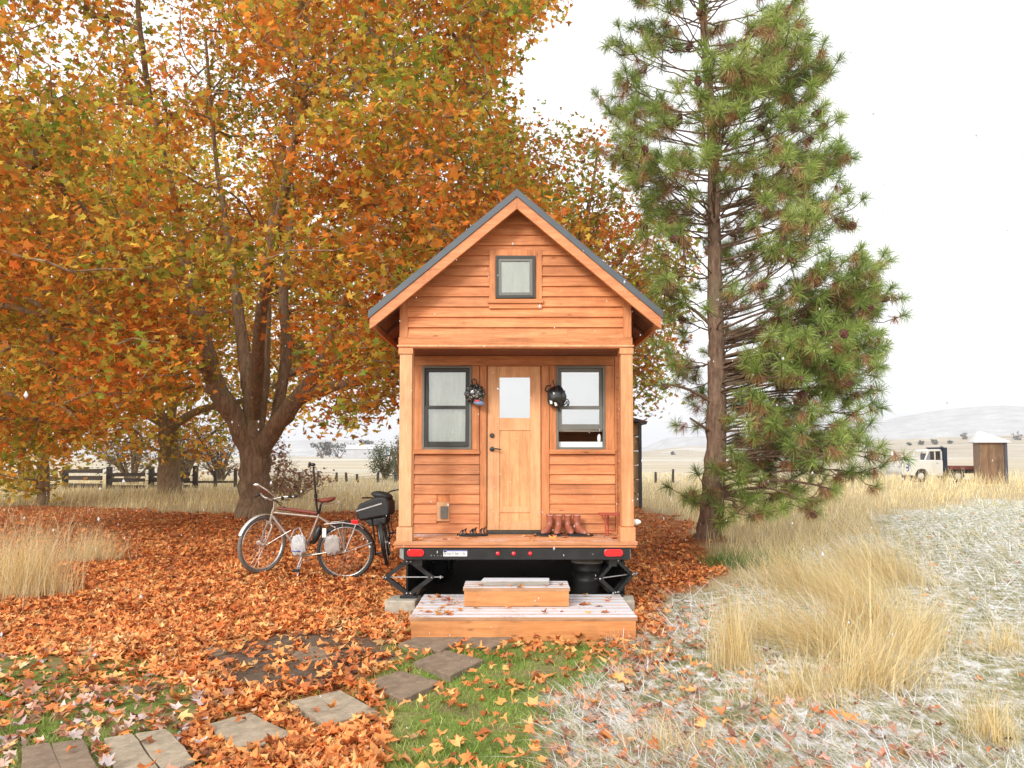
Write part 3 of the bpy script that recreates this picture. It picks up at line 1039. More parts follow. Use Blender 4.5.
q = MB(); q.lathe([(0, .02), (.02, .018), (.028, .008), (.03, 0)], 16, Matrix.Translation((X(635.5, YF) , YF + .06, Z(522.5, YF))) @ kM, sx=2.0); q.build('vent_cap', M['white_paint'], H, smooth=True)

# ---------------------------------------------------------------- steps
def step_box(name, label, x0, x1, y0, y1, z0, z1, nb, over, extra_front=None):
    cx, cy = (x0 + x1) / 2, (y0 + y1) / 2
    t = thing(name, label, 'step', (cx, cy, z0))
    bt = .032
    q = MB()
    q.box(x0 + over, x1 - over, y0 + over, y0 + over + .03, z0 + .002, z1 - bt - .001)
    q.build('front_board', M['step'], t, bevel=.003)
    q = MB(); q.box(x0 + over, x1 - over, y1 - .04, y1 - .01, z0 + .002, z1 - bt - .001); q.build('back_board', M['step'], t)
    q = MB()
    q.box(x0 + over + .0, x0 + over + .03, y0 + over + .031, y1 - .041, z0 + .002, z1 - bt - .001)
    q.build('side_board', M['step'], t); q = MB(); q.box(x1 - over - .03, x1 - over, y0 + over + .031, y1 - .041, z0 + .002, z1 - bt - .001)
    q.build('side_board', M['step'], t)
    q = MB()
    w = (y1 - y0) / nb
    for k in range(nb):
        q.box(x0 + rnd.uniform(0, .006), x1 - rnd.uniform(0, .006), y0 + k * w + .016, y0 + (k + 1) * w - .016, z1 - bt, z1 + rnd.uniform(-.0015, .0015))
    q.build('tread_boards', M['step_top'], t, bevel=.003)
    return t


YS = 6.95
zt1 = 0.205
sx0, sx1 = X(410, YS), X(637, YS)
step_box('wooden_step', 'wide low wooden platform step dusted with snow and leaves, resting on the ground', sx0, sx1, YS, 8.12, 0.0, zt1, 8, .018)
YU = 7.42
ux0, ux1 = X(463, YU), X(570, YU)
zt2 = Z(588, YU)
step_box('wooden_step', 'small upper wooden step standing on the wide platform, with a stone slab on it', ux0, ux1, YU, YU + .42, zt1 + .002, zt2, 4, .014)
q = MB()
YSL = YU + .13
bx0, bx1 = X(481, YSL), X(550, YSL)
q.prism([(bx0, YSL), (bx1 - .01, YSL + .005), (bx1, YSL + .2), (bx0 + .02, YSL + .21)], zt2 + .002, zt2 + .042, 'Z')
put(q.build('paving_slab', wood('slab snow', (0.28, 0.25, 0.2), (0.4, 0.36, 0.3), (0.5, 0.46, 0.4), 'X', knots=False, snow=.62), loc=(bx0, YSL, zt2), bevel=.004),
    'snow dusted grey slab lying on top of the upper step', 'paving slab')

# ---------------------------------------------------------------- scissor jacks
def make_jack():
    t = thing('scissor_jack', 'black scissor jack with steel screw under the left end of the bumper', 'jack', (0, 0, 0), local=True, group='scissor jacks under the bumper')
    top, bot, wdt = .465, .045, .295
    mid = .26
    def arm(a, b_, w, y0, y1):
        d = Vector((b_[0] - a[0], 0, b_[1] - a[1])); ln = d.length; d.normalize(); n = Vector((-d.z, 0, d.x)) * w / 2
        q = MB()
        A = Vector((a[0], 0, a[1])) - d * .015; B = Vector((b_[0], 0, b_[1])) + d * .015
        q.prism([((A + n).x, (A + n).z), ((B + n).x, (B + n).z), ((B - n).x, (B - n).z), ((A - n).x, (A - n).z)], y0, y0 + .006)
        q.prism([((A + n).x, (A + n).z), ((B + n).x, (B + n).z), ((B - n).x, (B - n).z), ((A - n).x, (A - n).z)], y1 - .006, y1)
        m_ = n * .86
        q.prism([((A + n).x, (A + n).z), ((B + n).x, (B + n).z), ((B + m_).x, (B + m_).z), ((A + m_).x, (A + m_).z)], y0 + .0062, y1 - .0062)
        q.build('arm', M['black'], t)
    arm((-.02, top), (-wdt, mid), .052, -.035, .035)
    arm((.02, top), (wdt, mid), .052, -.035, .035)
    arm((-.025, bot + .01), (-wdt, mid), .052, -.043, .043)
    arm((.025, bot + .01), (wdt, mid), .052, -.043, .043)
    q = MB(); q.tube([(-wdt - .05, 0, mid), (wdt + .14, 0, mid)], .0085, 10); q.build('screw_rod', M['steel'], t)
    q = MB(); q.box(-.07, .07, -.05, .05, top - .03, top + .012); q.build('top_saddle', M['black'], t)
    q = MB(); q.box(-.11, .11, -.06, .06, 0, .03); q.box(-.06, .06, -.046, .046, .0305, .07); q.build('base_plate', M['black'], t)
    for xx, zz in ((-.024, top - .002), (.024, top - .002), (-wdt, mid), (wdt, mid), (-.025, bot + .015), (.025, bot + .015)):
        q = MB(); q.lathe([(0, .012), (.010, .008), (.013, 0)], 12, Matrix.Translation((xx, -.044, zz)) @ kM); q.build('bolt', M['steel'], t, smooth=True)
    q = MB(); q.box(wdt + .10, wdt + .115, -.012, .012, mid - .02, mid + .02); q.build('screw_nut', M['steel'], t)
    return t


jk = make_jack()
YJ = 8.22
jk.location = (X(410, YJ), YJ, Z(597.5, YJ))
sc_ = (Z(560, YJ) - Z(597.5, YJ)) / .477
jk.scale = (sc_, sc_, sc_)
j2 = copy_tree(jk)
j2['label'] = 'black scissor jack turned aside under the right end of the bumper, beside the bucket'
j2.location = (X(614, YJ), YJ + .05, Z(597.5, YJ)); j2.rotation_euler = (0, 0, R(38))
for k, (pa, pb, lb) in enumerate(((388, 421, 'grey concrete pad under the left scissor jack'), (597, 634, 'grey concrete pad under the right scissor jack'))):
    x0, x1 = X(pa, YJ), X(pb, YJ); zt = Z(597.7, YJ) - .001
    q = MB(); q.prism([(x0, YJ - .15), (x1 - .03, YJ - .17), (x1, YJ + .14), (x0 + .04, YJ + .17)], 0.001, zt, 'Z')
    put(q.build('concrete_pad', M['concrete'], loc=((x0 + x1) / 2, YJ, 0), bevel=.012), lb, 'concrete pad', 'pads under the jacks')

# bucket under the bumper
YK = 8.55
bxc = X(586.5, YK); bz0, bz1 = Z(589, YK), Z(560.5, YK)
if bz0 > .05: bz0 = 0.0
t = thing('bucket', 'black ribbed bucket with a pale lid under the right side of the porch', 'bucket', (bxc, YK, 0))
hB = bz1
q = MB(); q.lathe([(0, 0.003), (.12, 0.003), (.125, .02), (.145, hB * .55), (.15, hB * .6), (.146, hB * .62), (.152, hB * .78), (.158, hB * .8), (.153, hB * .82), (.156, hB * .97), (.165, hB), (.15, hB), (0, hB - .005)], 32, Matrix.Translation((bxc, YK, 0)))
q.build('bucket_body', M['black'], t, smooth=True)
q = MB(); q.lathe([(0, hB + .03), (.1, hB + .024), (.16, hB + .010), (.172, hB - .008), (.168, hB - .015)], 32, Matrix.Translation((bxc, YK, 0))); q.build('lid', M['concrete'], t, smooth=True)
q = MB(); q.torus((bxc, YK, hB * .8), .165, .003, n=20, a0=math.pi * 1.05, a1=math.pi * 1.95, m=6, M=Matrix.Rotation(R(20), 4, 'X')); q.build('wire_handle', M['steel'], t, smooth=True)

# ---------------------------------------------------------------- helmets
mh, nt, b = new_mat('mottled helmet shell')
v, _ = coords(nt)
vo = nt.nodes.new('ShaderNodeTexVoronoi'); vo.inputs['Scale'].default_value = 46; L(nt, v, vo.inputs['Vector'])
nz = noise(nt, v, 22, 4, .7)
cc = ramp(nt, vo.outputs['Distance'], [(.28, (.62, .60, .54)), (.42, (.25, .24, .21)), (.56, (.015, .015, .015))])
cc = mixc(nt, ramp(nt, nz, [(.42, 0.), (.58, 1.)]), cc, (.02, .02, .02))
L(nt, cc, b.inputs['Base Color']); b.inputs['Roughness'].default_value = .25; b.inputs['Coat Weight'].default_value = .5
M['helmet_m'] = mh
M['helmet_b'] = plain('helmet black', (.012, .012, .012), .28, coat=.5, var=.3)


def helmet(label, px, py, Y, mat, kind):
    c = at(px, py, Y)
    t = thing('bicycle_helmet', label, 'helmet', tuple(c), group='helmets hung beside the door')
    rx_, rz_ = (.112, .108) if kind == 0 else (.105, .128)
    yy = .125
    def rib(u):
        a = math.atan2(u.z, u.x)
        return 1 + .045 * math.cos(a * (8 if kind == 0 else 5)) * (1 - u.y * u.y) * (1 if kind else 1.2)
    q = MB()
    q.ball((0, 0, 0), (rx_, .085, rz_), 40, 24, fn=rib)
    q.v = [(x + c.x, (y if y < 0 else y * .35) + c.y, z + c.z) for x, y, z in q.v]
    so = q.build('shell', mat, t, smooth=True)
    q = MB()
    n = 8 if kind == 0 else 6
    for k in range(n):
        a = 2 * math.pi * (k + .5) / n
        for rr, ln in ((.55, .026), (.84, .02)):
            dx, dz = math.cos(a) * rx_ * rr, math.sin(a) * rz_ * rr
            dy = -.085 * math.sqrt(max(0, 1 - rr * rr)) - .0
            MM = Matrix.Rotation(-a + 0, 4, 'Y')
            q.ball((c.x + dx, c.y + dy + .004, c.z + dz), (ln, .010, .009), 10, 6, M=MM)
    if kind == 0: q.ball((c.x, c.y - .083, c.z), (.011, .008, .011), 10, 6)
    q.build('vent', M['rubber'], so, smooth=True)
    if kind == 0:
        q = MB(); q.ball((c.x + .045, c.y - .035, c.z - .1), (.062, .05, .03), 20, 10, M=Matrix.Rotation(R(8), 4, 'Y')); q.build('visor', plain('blue grey visor', (.22, .30, .48), .4), t, smooth=True)
        q = MB(); q.box(c.x + .0, c.x + .05, c.y - .085, c.y - .07, c.z - .085, c.z - .07); q.build('reflector', M['red_lens'], t)
        q = MB(); q.tube([(c.x - .02, c.y, c.z + .09), (c.x - .035, c.y - .01, c.z + .15), (c.x - .01, c.y + .02, c.z + .165), (c.x + .012, c.y - .01, c.z + .15), (c.x + .03, c.y, c.z + .09)], .006, 6)
        q.build('strap', M['rubber'], t, smooth=True)
    else:
        q = MB()
        for dx, dz, an in ((-.062, -.062, -8), (-.012, -.083, -12)):
            MM = Matrix.Translation((c.x + dx, c.y - .066, c.z + dz)) @ Matrix.Rotation(R(an), 4, 'Y') @ Matrix.Rotation(R(-22), 4, 'X')
            q.box(-.013, .013, -.012, .004, -.022, .022, MM)
        q.build('reflective_sticker', M['white_paint'], so, bevel=.004)
        q = MB()
        q.tube([(c.x - .09, c.y, c.z + .05), (c.x - .125, c.y - .02, c.z + .075), (c.x - .11, c.y - .02, c.z + .115), (c.x - .06, c.y - .02, c.z + .125)], .009, 6)
        q.tube([(c.x - .02, c.y, c.z + .12), (c.x - .04, c.y + .01, c.z + .17), (c.x - .03, c.y + .03, c.z + .19)], .005, 6)
        q.tube([(c.x + .08, c.y - .02, c.z - .02), (c.x + .12, c.y - .03, c.z - .03), (c.x + .135, c.y - .03, c.z - .06), (c.x + .125, c.y - .03, c.z - .10)], .006, 6)
        q.tube([(c.x + .05, c.y - .02, c.z - .09), (c.x + .1, c.y - .03, c.z - .075), (c.x + .12, c.y - .03, c.z - .05)], .005, 6)
        q.tube([(c.x + .02, c.y, c.z - .11), (c.x + .03, c.y, c.z - .15), (c.x + .045, c.y, c.z - .155)], .005, 6)
        q.build('strap', M['rubber'], t, smooth=True)
    q = MB(); q.tube([(c.x - .02, YW - .02, c.z + .16), (c.x - .02, YW - .07, c.z + .155), (c.x - .02, YW - .08, c.z + .175)], .004, 6); q.build('hook', M['steel'], t, smooth=True)


helmet('mottled silver and black helmet with a blue visor hanging left of the door', 475, 394, YW - .09, M['helmet_m'], 0)
helmet('plain black helmet with two white stickers hanging right of the door', 556.5, 397, YW - .09, M['helmet_b'], 1)

# ---------------------------------------------------------------- boots, shoes, stool on the porch
mboot = plain('oxblood leather', (.33, .10, .055), .38, var=.3, scale=18, coat=.1)
msole = plain('boot sole', (.05, .03, .022), .6)


def boot():
    t = thing('boot', 'b', 'boot', (0, 0, 0), local=True, group='ankle boots lined up right of the door')
    # foot points to -Y
    secs = []
    for z, yc, ry, rx_ in ((.012, -.075, .135, .043), (.05, -.07, .125, .043), (.075, -.035, .088, .041), (.10, .005, .056, .040), (.14, .012, .048, .041), (.18, .012, .052, .046), (.215, .014, .056, .050)):
        secs.append((z, yc, ry, rx_))
    q = MB(); n = 24; vs = []
    for z, yc, ry, rx_ in secs:
        for k in range(n):
            a = 2 * math.pi * k / n
            zz = z + (.012 * math.cos(a) ** 2 if z > .2 else 0)
            vs.append((rx_ * math.cos(a), yc + ry * math.sin(a), zz))
    fs = [(i * n + k, i * n + (k + 1) % n, (i + 1) * n + (k + 1) % n, (i + 1) * n + k) for i in range(len(secs) - 1) for k in range(n)]
    q.add(vs, fs + [tuple(range(n))[::-1]])
    q.build('upper', mboot, t, smooth=True)
    q = MB(); q.lathe([(0, .214), (.042, .214), (.05, .222), (.044, .224), (.040, .214)], 24, Matrix.Translation((0, .014, 0)), sy=1.1); q.build('collar', plain('pink lining', (.62, .32, .25), .8), t, smooth=True)
    q = MB(); q.prism([(.046 * math.cos(2 * math.pi * k / 24), -.075 + .14 * math.sin(2 * math.pi * k / 24)) for k in range(24)], 0.0, .013, 'Z'); q.build('sole', msole, t, bevel=.002)
    for s_ in (-1, 1):
        q = MB(); q.tube([(s_ * .046, .014, .195), (s_ * .052, .014, .225), (s_ * .047, .014, .245), (s_ * .042, .014, .22)], .004, 6); q.build('pull_tab', mboot, t, smooth=True)
    return t


bt = boot()
YBt = 8.60
mats = ((547.5, 570), (562, 592))
for k, (px, rz_, lb) in enumerate(((549.5, -32, 'reddish ankle boot, first from the door in the row'), (558.3, -12, 'reddish ankle boot, second from the door in the row'),
                                  (567.8, 10, 'reddish ankle boot, third from the door in the row'), (577, 30, 'reddish ankle boot, fourth from the door, nearest the small stool'))):
    o = bt if k == 0 else copy_tree(bt)
    o['label'] = lb
    o.location = (X(px, YBt), YBt + (.0 if k % 2 else .02), ZD + .019)
    o.rotation_euler = (0, 0, R(rz_))
    o.scale = (.86, .8, .84)
for pa, pb, lb in ((533, 563.4, 'dark flat rubber mat under the two boots nearer the door'), (564.2, 593, 'dark flat rubber mat under the two boots nearer the stool')):
    x0, x1 = X(pa, YBt - .1), X(pb, YBt - .1)
    n = 20
    pts = [((x0 + x1) / 2 + (x1 - x0) / 2 * math.copysign(abs(math.cos(2 * math.pi * k / n)) ** .6, math.cos(2 * math.pi * k / n)), YBt - .06 + .14 * math.copysign(abs(math.sin(2 * math.pi * k / n)) ** .6, math.sin(2 * math.pi * k / n))) for k in range(n)]
    q = MB(); q.prism(pts, ZD + .003, ZD + .017, 'Z')
    put(q.build('boot_mat', M['rubber'], loc=((x0 + x1) / 2, YBt, ZD), bevel=.003), lb, 'boot mat', 'mats under the boots')

# black strappy sandals
for k, (px, dy, rz_, lb) in enumerate(((468, 0, 75, 'black strappy sandal on the porch left of the door, the one farther from it'), (477, .03, 100, 'black strappy sandal lying on the porch, the one nearer the door'))):
    c = Vector((X(px, 8.45), 8.45 + dy, ZD))
    MM = Matrix.Translation(c) @ Matrix.Rotation(R(rz_), 4, 'Z')
    t = thing('sandal', lb, 'sandal', tuple(c), group='pair of black sandals')
    n = 20
    q = MB(); q.prism([tuple((MM @ Vector((.038 * math.cos(2 * math.pi * i / n) * (1 + .15 * math.sin(2 * math.pi * i / n)), .12 * math.sin(2 * math.pi * i / n), 0))).xy) for i in range(n)], c.z + .003, c.z + .022, 'Z'); q.build('sole', M['rubber'], t, bevel=.004)
    q = MB()
    for yy, hh in ((.06, .045), (.025, .06), (-.05, .06), (-.085, .075)):
        q.tube([MM @ Vector((.04 * math.cos(a), yy + .01 * math.sin(3 * a), .02 + hh * math.sin(a))) for a in [math.pi * i / 8 for i in range(9)]], .006, 6)
    q.build('strap', M['black'], t, smooth=True)

# small red metal stool at the right end of the porch
YT = 8.55
mred = plain('rusty red metal', (.36, .06, .035), .5, var=.35, scale=25)
x0, x1 = X(598.5, YT), X(621, YT); zt = ZD + .235
t = thing('stool', 'small rusty red metal stool at the right end of the porch', 'stool', ((x0 + x1) / 2, YT, ZD))
q = MB(); q.box(x0, x1, YT - .1, YT + .1, zt - .018, zt); q.build('seat', mred, t, bevel=.005)
for lx in (x0 + .06, x0 + .105, x1 - .025, x1 - .008):
    ly = YT - .07 if lx in (x0 + .06, x1 - .025) else YT + .06
    q = MB(); q.tube([(lx, ly, zt - .018), (lx + .002, ly, ZD + .003)], .009, 8); q.build('leg', mred, t, smooth=True)
q = MB(); q.tube([(x0 + .06, YT - .07, ZD + .06), (x1 - .025, YT - .07, ZD + .06)], .006, 6); q.tube([(x0 + .02, YT - .07, zt - .02), (x0 + .06, YT - .07, zt - .07)], .006, 6); q.build('stretcher', mred, t, smooth=True)

# ---------------------------------------------------------------- bicycles
mframe = plain('champagne frame paint', (.46, .39, .32), .32, .6, var=.1, coat=.4)
mtyre = plain('tyre', (.055, .05, .045), .8, spec=.2, var=.3, scale=30)
mtyre2 = plain('grey tyre', (.17, .155, .135), .8, spec=.2, var=.3, scale=30)
msilver = plain('silver alloy', (.72, .71, .68), .28, .85, var=.1)
mleather = plain('brown saddle leather', (.20, .045, .03), .4, var=.25)


def wheel(parent, c, r, MM, tyre, spokes=28, name='wheel'):
    """MM turns the wheel plane (local XZ) into place"""
    c = Vector(c)
    q = MB(); q.torus(c, r - .022, .024, MM, 56, 10); w_ = q.build(name, tyre, parent, smooth=True)
    q = MB(); q.torus(c, r - .05, .011, MM, 56, 8, sq=1.3); q.build('rim', msilver, w_, smooth=True)
    q = MB()
    for k in range(spokes):
        a = 2 * math.pi * k / spokes; a2 = a + (.55 if k % 2 else -.55)
        s_ = .03 if k % 4 < 2 else -.03
        q.tube([c + MM @ Vector((.022 * math.cos(a2), s_, .022 * math.sin(a2))), c + MM @ Vector(((r - .055) * math.cos(a), 0, (r - .055) * math.sin(a)))], .0018, 4, False)
    q.build('spokes', msilver, w_)
    q = MB(); q.tube([c + MM @ Vector((0, -.05, 0)), c + MM @ Vector((0, .05, 0))], .017, 12); q.tube([c + MM @ Vector((0, -.062, 0)), c + MM @ Vector((0, .062, 0))], .008, 8); q.build('hub', msilver, w_, smooth=True)
    return w_


# local frame: +X towards the back of the bike, +Z up, -Y to the viewer; origin on the ground under the rear hub
def PB(px, py, y=0.0):
    """photo position relative to the rear hub at (347,551), 1 px = 0.0127 m"""
    return Vector(((px - 347) * .0127, y, (551 - py) * .0127 + .36))


def make_bike1():
    rr = .36
    t = thing('bicycle', 'champagne coloured bicycle with a brown saddle and tall black pole, standing on the leaves', 'bicycle', (0, 0, 0), local=True)
    I = Matrix.Identity(4)
    wheel(t, (0, 0, rr), rr, I, mtyre)
    fh = PB(265.5, 543.5); 
    steer = Matrix.Rotation(R(52), 4, 'Z')
    wheel(t, fh, rr, steer, mtyre2)
    BB = PB(305, 555.5); SC_ = PB(321, 514.5); HT = PB(276.5, 509.5); HB = PB(274, 518.5)
    q = MB()
    tb = lambda a, b_, r_: q.tube([a, b_], r_, 12)
    tb(BB, SC_ + (SC_ - BB) * .03, .016); tb(HB * .6 + HT * .4, BB, .019); tb(HT + (HT - HB) * .15, HB - (HT - HB) * .1, .020); tb(HT * .75 + HB * .25, SC_ - (SC_ - BB) * .05, .0155)
    for s_ in (-1, 1):
        q.tube([BB + Vector((0, s_ * .025, 0)), Vector((-.15, s_ * .05, rr + .01)), Vector((0, s_ * .062, rr))], [.012, .011, .009], 8)
        q.tube([SC_ + Vector((0, s_ * .015, -.02)), Vector((-.08, s_ * .05, rr + .28)) * 1.0, Vector((0, s_ * .062, rr))], [.009, .0085, .008], 8)
    q.tube([BB + Vector((0, -.036, 0)), BB + Vector((0, .036, 0))], .024, 14)
    fr = q.build('frame', mframe, t, smooth=True)
    q = MB()
    crown = HB + (HB - HT) * .35
    rgt = steer @ Vector((0, 1, 0))
    for s_ in (-1, 1):
        q.tube([crown + rgt * s_ * .02, crown + rgt * s_ * .052 + Vector((-.01, 0, -.05)), fh + rgt * s_ * .055], [.015, .014, .010], 10)
    q.tube([crown - rgt * .04, crown + rgt * .04], .017, 10); q.tube([HT, crown], .014, 10)
    fk = q.build('fork', mframe, t, smooth=True)
    # stem and swept-back bar turned with the wheel
    q = MB()
    fwd = steer @ Vector((-1, 0, 0))
    st_ = HT + Vector((.012, 0, .12))
    q.tube([HT + (HT - HB) * .1, HT + Vector((.01, 0, .06)), st_, st_ + fwd * .06 + Vector((0, 0, .02))], .012, 10)
    hc = st_ + fwd * .06 + Vector((0, 0, .02))
    for s_ in (-1, 1):
        d = rgt * s_
        q.tube([hc, hc + d * .10 + fwd * .01 + Vector((0, 0, .02)), hc + d * .22 + Vector((0, 0, .05)) - fwd * .02, hc + d * .30 - fwd * .12 + Vector((0, 0, .05))], .011, 10)
    hbar = q.build('handlebar', msilver, t, smooth=True)
    for s_ in (-1, 1):
        d = rgt * s_
        q = MB(); e = hc + d * .30 - fwd * .12 + Vector((0, 0, .05)); q.tube([hc + d * .26 - fwd * .06 + Vector((0, 0, .05)), e - fwd * .05 + d * .01], .016, 10); q.build('grip', mleather if s_ > 0 else M['rubber'], hbar, smooth=True)
        q = MB(); q.tube([hc + d * .23 + Vector((0, 0, .045)), hc + d * .25 + fwd * .03 + Vector((0, 0, .02)), hc + d * .3 - fwd * .06 + Vector((0, 0, .015))], .006, 6); q.ball(hc + d * .23 + Vector((0, 0, .04)), .022, 10, 6); q.build('brake_lever', M['rubber'], hbar, smooth=True)
    # tall end seen above the stem: mirror stalk
    q = MB(); q.tube([hc + rgt * .1, PB(283, 497, -.12), PB(272, 487, -.16), PB(266, 483, -.18)], [.008, .008, .010, .012], 8); q.ball(PB(264, 482.5, -.19), (.04, .015, .018), 10, 6); q.build('mirror_stalk', msilver, hbar, smooth=True)
    q = MB()
    for k in range(4):
        a = k * .9
        q.tube([hc + rgt * (.2 - .1 * k), hc + Vector((.05 + .04 * k, -.08, .02 - .02 * k)), hc + Vector((.12, .02, -.08)), HT * .6 + SC_ * .4 + Vector((0, 0, .03))], .004, 5)
    q.build('brake_cables', M['rubber'], hbar, smooth=True)
    # wooden-brown bag along the top tube
    q = MB(); a, b_ = HT * .93 + SC_ * .07, SC_ * .95 + HT * .05
    q.tube([a + Vector((0, 0, .03)), a * .5 + b_ * .5 + Vector((0, 0, .028)), b_ + Vector((0, 0, .02))], [.018, .024, .02], 10); q.build('top_tube_pad', mleather, t, smooth=True)
    # saddle on its post
    q = MB(); q.tube([SC_, PB(323, 503)], .013, 10); q.tube([PB(323, 503), PB(326, 501)], .012, 8); sp = q.build('seatpost', M['black'], t, smooth=True)
    q = MB()
    secs = [(315.5, 499, .016, .014), (320, 499.3, .028, .026), (325, 499.3, .055, .036), (330, 499, .085, .045), (334.5, 498, .085, .035), (337, 497.3, .05, .018)]
    vs = []; n = 14
    for px, py, ry, rz_ in secs:
        c = PB(px, py)
        for k in range(n):
            a = 2 * math.pi * k / n
            vs.append((c.x, c.y + ry * math.cos(a), c.z + rz_ * math.sin(a) * (.5 if math.sin(a) > 0 else 1.0)))
    q.add(vs, [(i * n + k, i * n + (k + 1) % n, (i + 1) * n + (k + 1) % n, (i + 1) * n + k) for i in range(len(secs) - 1) for k in range(n)] + [tuple(range(n))[::-1], tuple((len(secs) - 1) * n + k for k in range(n))])
    q.build('saddle', mleather, t, smooth=True)
    q = MB()
    for s_ in (-1, 1): q.tube([PB(319, 501, s_ * .02), PB(326, 504, s_ * .022), PB(335, 503.5, s_ * .04), PB(341, 502, s_ * .03), PB(341, 500, 0)], .004, 6)
    q.build('saddle_rails', msilver, t, smooth=True)
    q = MB(); q.tube([PB(321, 513, -.05), PB(319.5, 505, -.05), PB(316.5, 466, -.05)], [.014, .014, .012], 10); q.ball(PB(316, 464, -.05), (.035, .02, .022), 10, 8); q.ball(PB(313, 463.5, -.05), (.02, .02, .03), 10, 8); q.tube([PB(318.5, 493, -.05), PB(318.8, 497, -.05)], .022, 10); q.build('tall_pole', M['black'], t, smooth=True)
    # cranks, chainring, chain guard
    q = MB(); q.torus(BB + Vector((0, .045, 0)), .075, .006, n=32, m=6); q.tube([BB + Vector((0, -.06, 0)), BB + Vector((-.06, -.075, -.155))], .011, 8); q.tube([BB + Vector((0, .06, 0)), BB + Vector((.06, .075, .155))], .011, 8)
    for k in range(5):
        a = k * 1.2566
        q.tube([BB + Vector((0, .045, 0)), BB + Vector((.07 * math.cos(a), .045, .07 * math.sin(a)))], .006, 6)
    ck = q.build('crankset', msilver, t, smooth=True)
    for s_ in (-1, 1):
        p = BB + Vector((s_ * .06, s_ * .075, s_ * .155)); q = MB(); q.box(p.x - .04, p.x + .04, p.y + (0.01 if s_ > 0 else -.09), p.y + (.09 if s_ > 0 else -.01), p.z - .012, p.z + .012); q.build('pedal', M['rubber'], ck, bevel=.003)
    q = MB()
    for dz in (.07, -.07): q.tube([BB + Vector((0, .045, dz)), Vector((0, .045, rr + dz * .5))], .005, 5)
    q.build('chain', M['rubber'], t)
    # mudguards
    for c, MM, a0, a1, nm in ((Vector((0, 0, rr)), I, -.12, 2.55, 'm'), (fh, steer, .75, 2.7, 'f')):
        q = MB(); n = 30
        vs = []
        for i in range(n + 1):
            a = a0 + (a1 - a0) * i / n
            for dy, dr in ((-.028, .008), (-.018, .022), (0, .027), (.018, .022), (.028, .008)):
                vs.append(c + MM @ Vector(((rr + dr) * math.cos(a), dy, (rr + dr) * math.sin(a))))
        q.add(vs, [(i * 5 + k, i * 5 + k + 1, (i + 1) * 5 + k + 1, (i + 1) * 5 + k) for i in range(n) for k in range(4)])
        q.build('mudguard', M['black'] if nm == 'm' else msilver, t, smooth=True)
    # rear rack
    q = MB()
    for s_ in (-1, 1):
        q.tube([PB(327, 523, s_ * .05), PB(345, 521.5, s_ * .055), PB(361, 524, s_ * .05), PB(365, 528, s_ * .04)], .006, 8)
        q.tube([Vector((0, s_ * .07, rr)), PB(344.5, 521.5, s_ * .055)], .005, 6); q.tube([Vector((0, s_ * .07, rr)), PB(358, 523, s_ * .05)], .005, 6)
    for px in (332, 339, 346, 353, 360): q.tube([PB(px, 522.3, -.05), PB(px, 522.3, .05)], .004, 6)
    q.tube([Vector((0, -.066, rr)), Vector((.335, -.02, rr + .115))], .004, 6)
    rk = q.build('rear_rack', msilver, t, smooth=True)
    q = MB(); q.box(PB(353, 0).x, PB(360, 0).x, -.04, .04, PB(0, 524).z, PB(0, 519.5).z); q.build('tail_light', M['red_lens'], rk, bevel=.006)
    q = MB(); q.tube([BB + Vector((0, -.03, 0)), PB(303, 566, -.06), PB(299.5, 582, -.14)], [.012, .010, .009], 8); q.box(PB(301, 0).x - .02, PB(301, 0).x + .03, -.09, -.06, PB(0, 569).z, PB(0, 565).z); q.build('kickstand', msilver, t, smooth=True)
    q = MB(); q.tube([PB(294, 529, -.03), fh - rgt * .07 + Vector((0, 0, 0))], .005, 8); q.build('fork_stay', msilver, t, smooth=True)
    q = MB(); q.lathe([(0, .02), (.03, .015), (.032, -.02), (0, -.025)], 20, Matrix.Translation(PB(264.5, 540, -.12)) @ kM); q.build('front_lamp', msilver, t, smooth=True)
    return t


bk = make_bike1()
BX, BY = X(347, 10.22), 10.22
tilt = math.atan2(.10, 1.04)
bk.location = (BX, BY, Z(551, BY) - .36)
bk.rotation_euler = (R(5), tilt * .0, R(3))
bm_w = bk.matrix_basis

# white bags hanging on it
def WB(p): return Matrix.LocRotScale(bk.location, bk.rotation_euler, None) @ p


mplastic, nt, b = new_mat('white plastic bag')
v, _ = coords(nt); f = noise(nt, v, 14, 5, .7)
L(nt, ramp(nt, f, [(.3, (.36, .36, .38)), (.6, (.58, .58, .57))]), b.inputs['Base Color']); b.inputs['Roughness'].default_value = .35; bump(nt, b, f, .8, .03)
q = MB()
def crease(u): return (abs(u.x) ** 4 + abs(u.z) ** 4 + abs(u.y) ** 4) ** -.16 * .93 + .13 * math.sin(u.x * 9 + u.z * 5) * math.sin(u.y * 7 + 1)
q.ball(WB(PB(303, 543, -.1)), (.10, .05, .135), 28, 18, fn=crease)
q.v = [v_ for v_ in q.v]
wb = thing('shopping_bag', 'white bag with a blue stripe hanging at the pedals of the champagne bicycle', 'bag', tuple(WB(PB(303, 543, -.1))))
c0 = WB(PB(303, 543, -.1))
q.build('bag_body', mplastic, wb, smooth=True)
q = MB(); q.tube([c0 + Vector((-.1, -.02, .1)), c0 + Vector((-.05, -.03, .2)), c0 + Vector((.0, 0, .22)), c0 + Vector((.06, -.02, .1))], .007, 6); q.build('bag_handle', mplastic, wb, smooth=True)
q = MB(); q.ball(c0 + Vector((-.01, -.004, -.07)), (.085, .05, .012), 20, 8); q.build('blue_stripe', M['blue'], wb, smooth=True)
q = MB(); c1 = WB(PB(335.5, 543, -.09))
q.ball(c1, (.105, .03, .125), 28, 18, fn=crease)
gb = q.build('pannier_bag', plain('grey translucent plastic', (.36, .33, .30), .4, var=.3, scale=10), loc=tuple(c1), smooth=True)
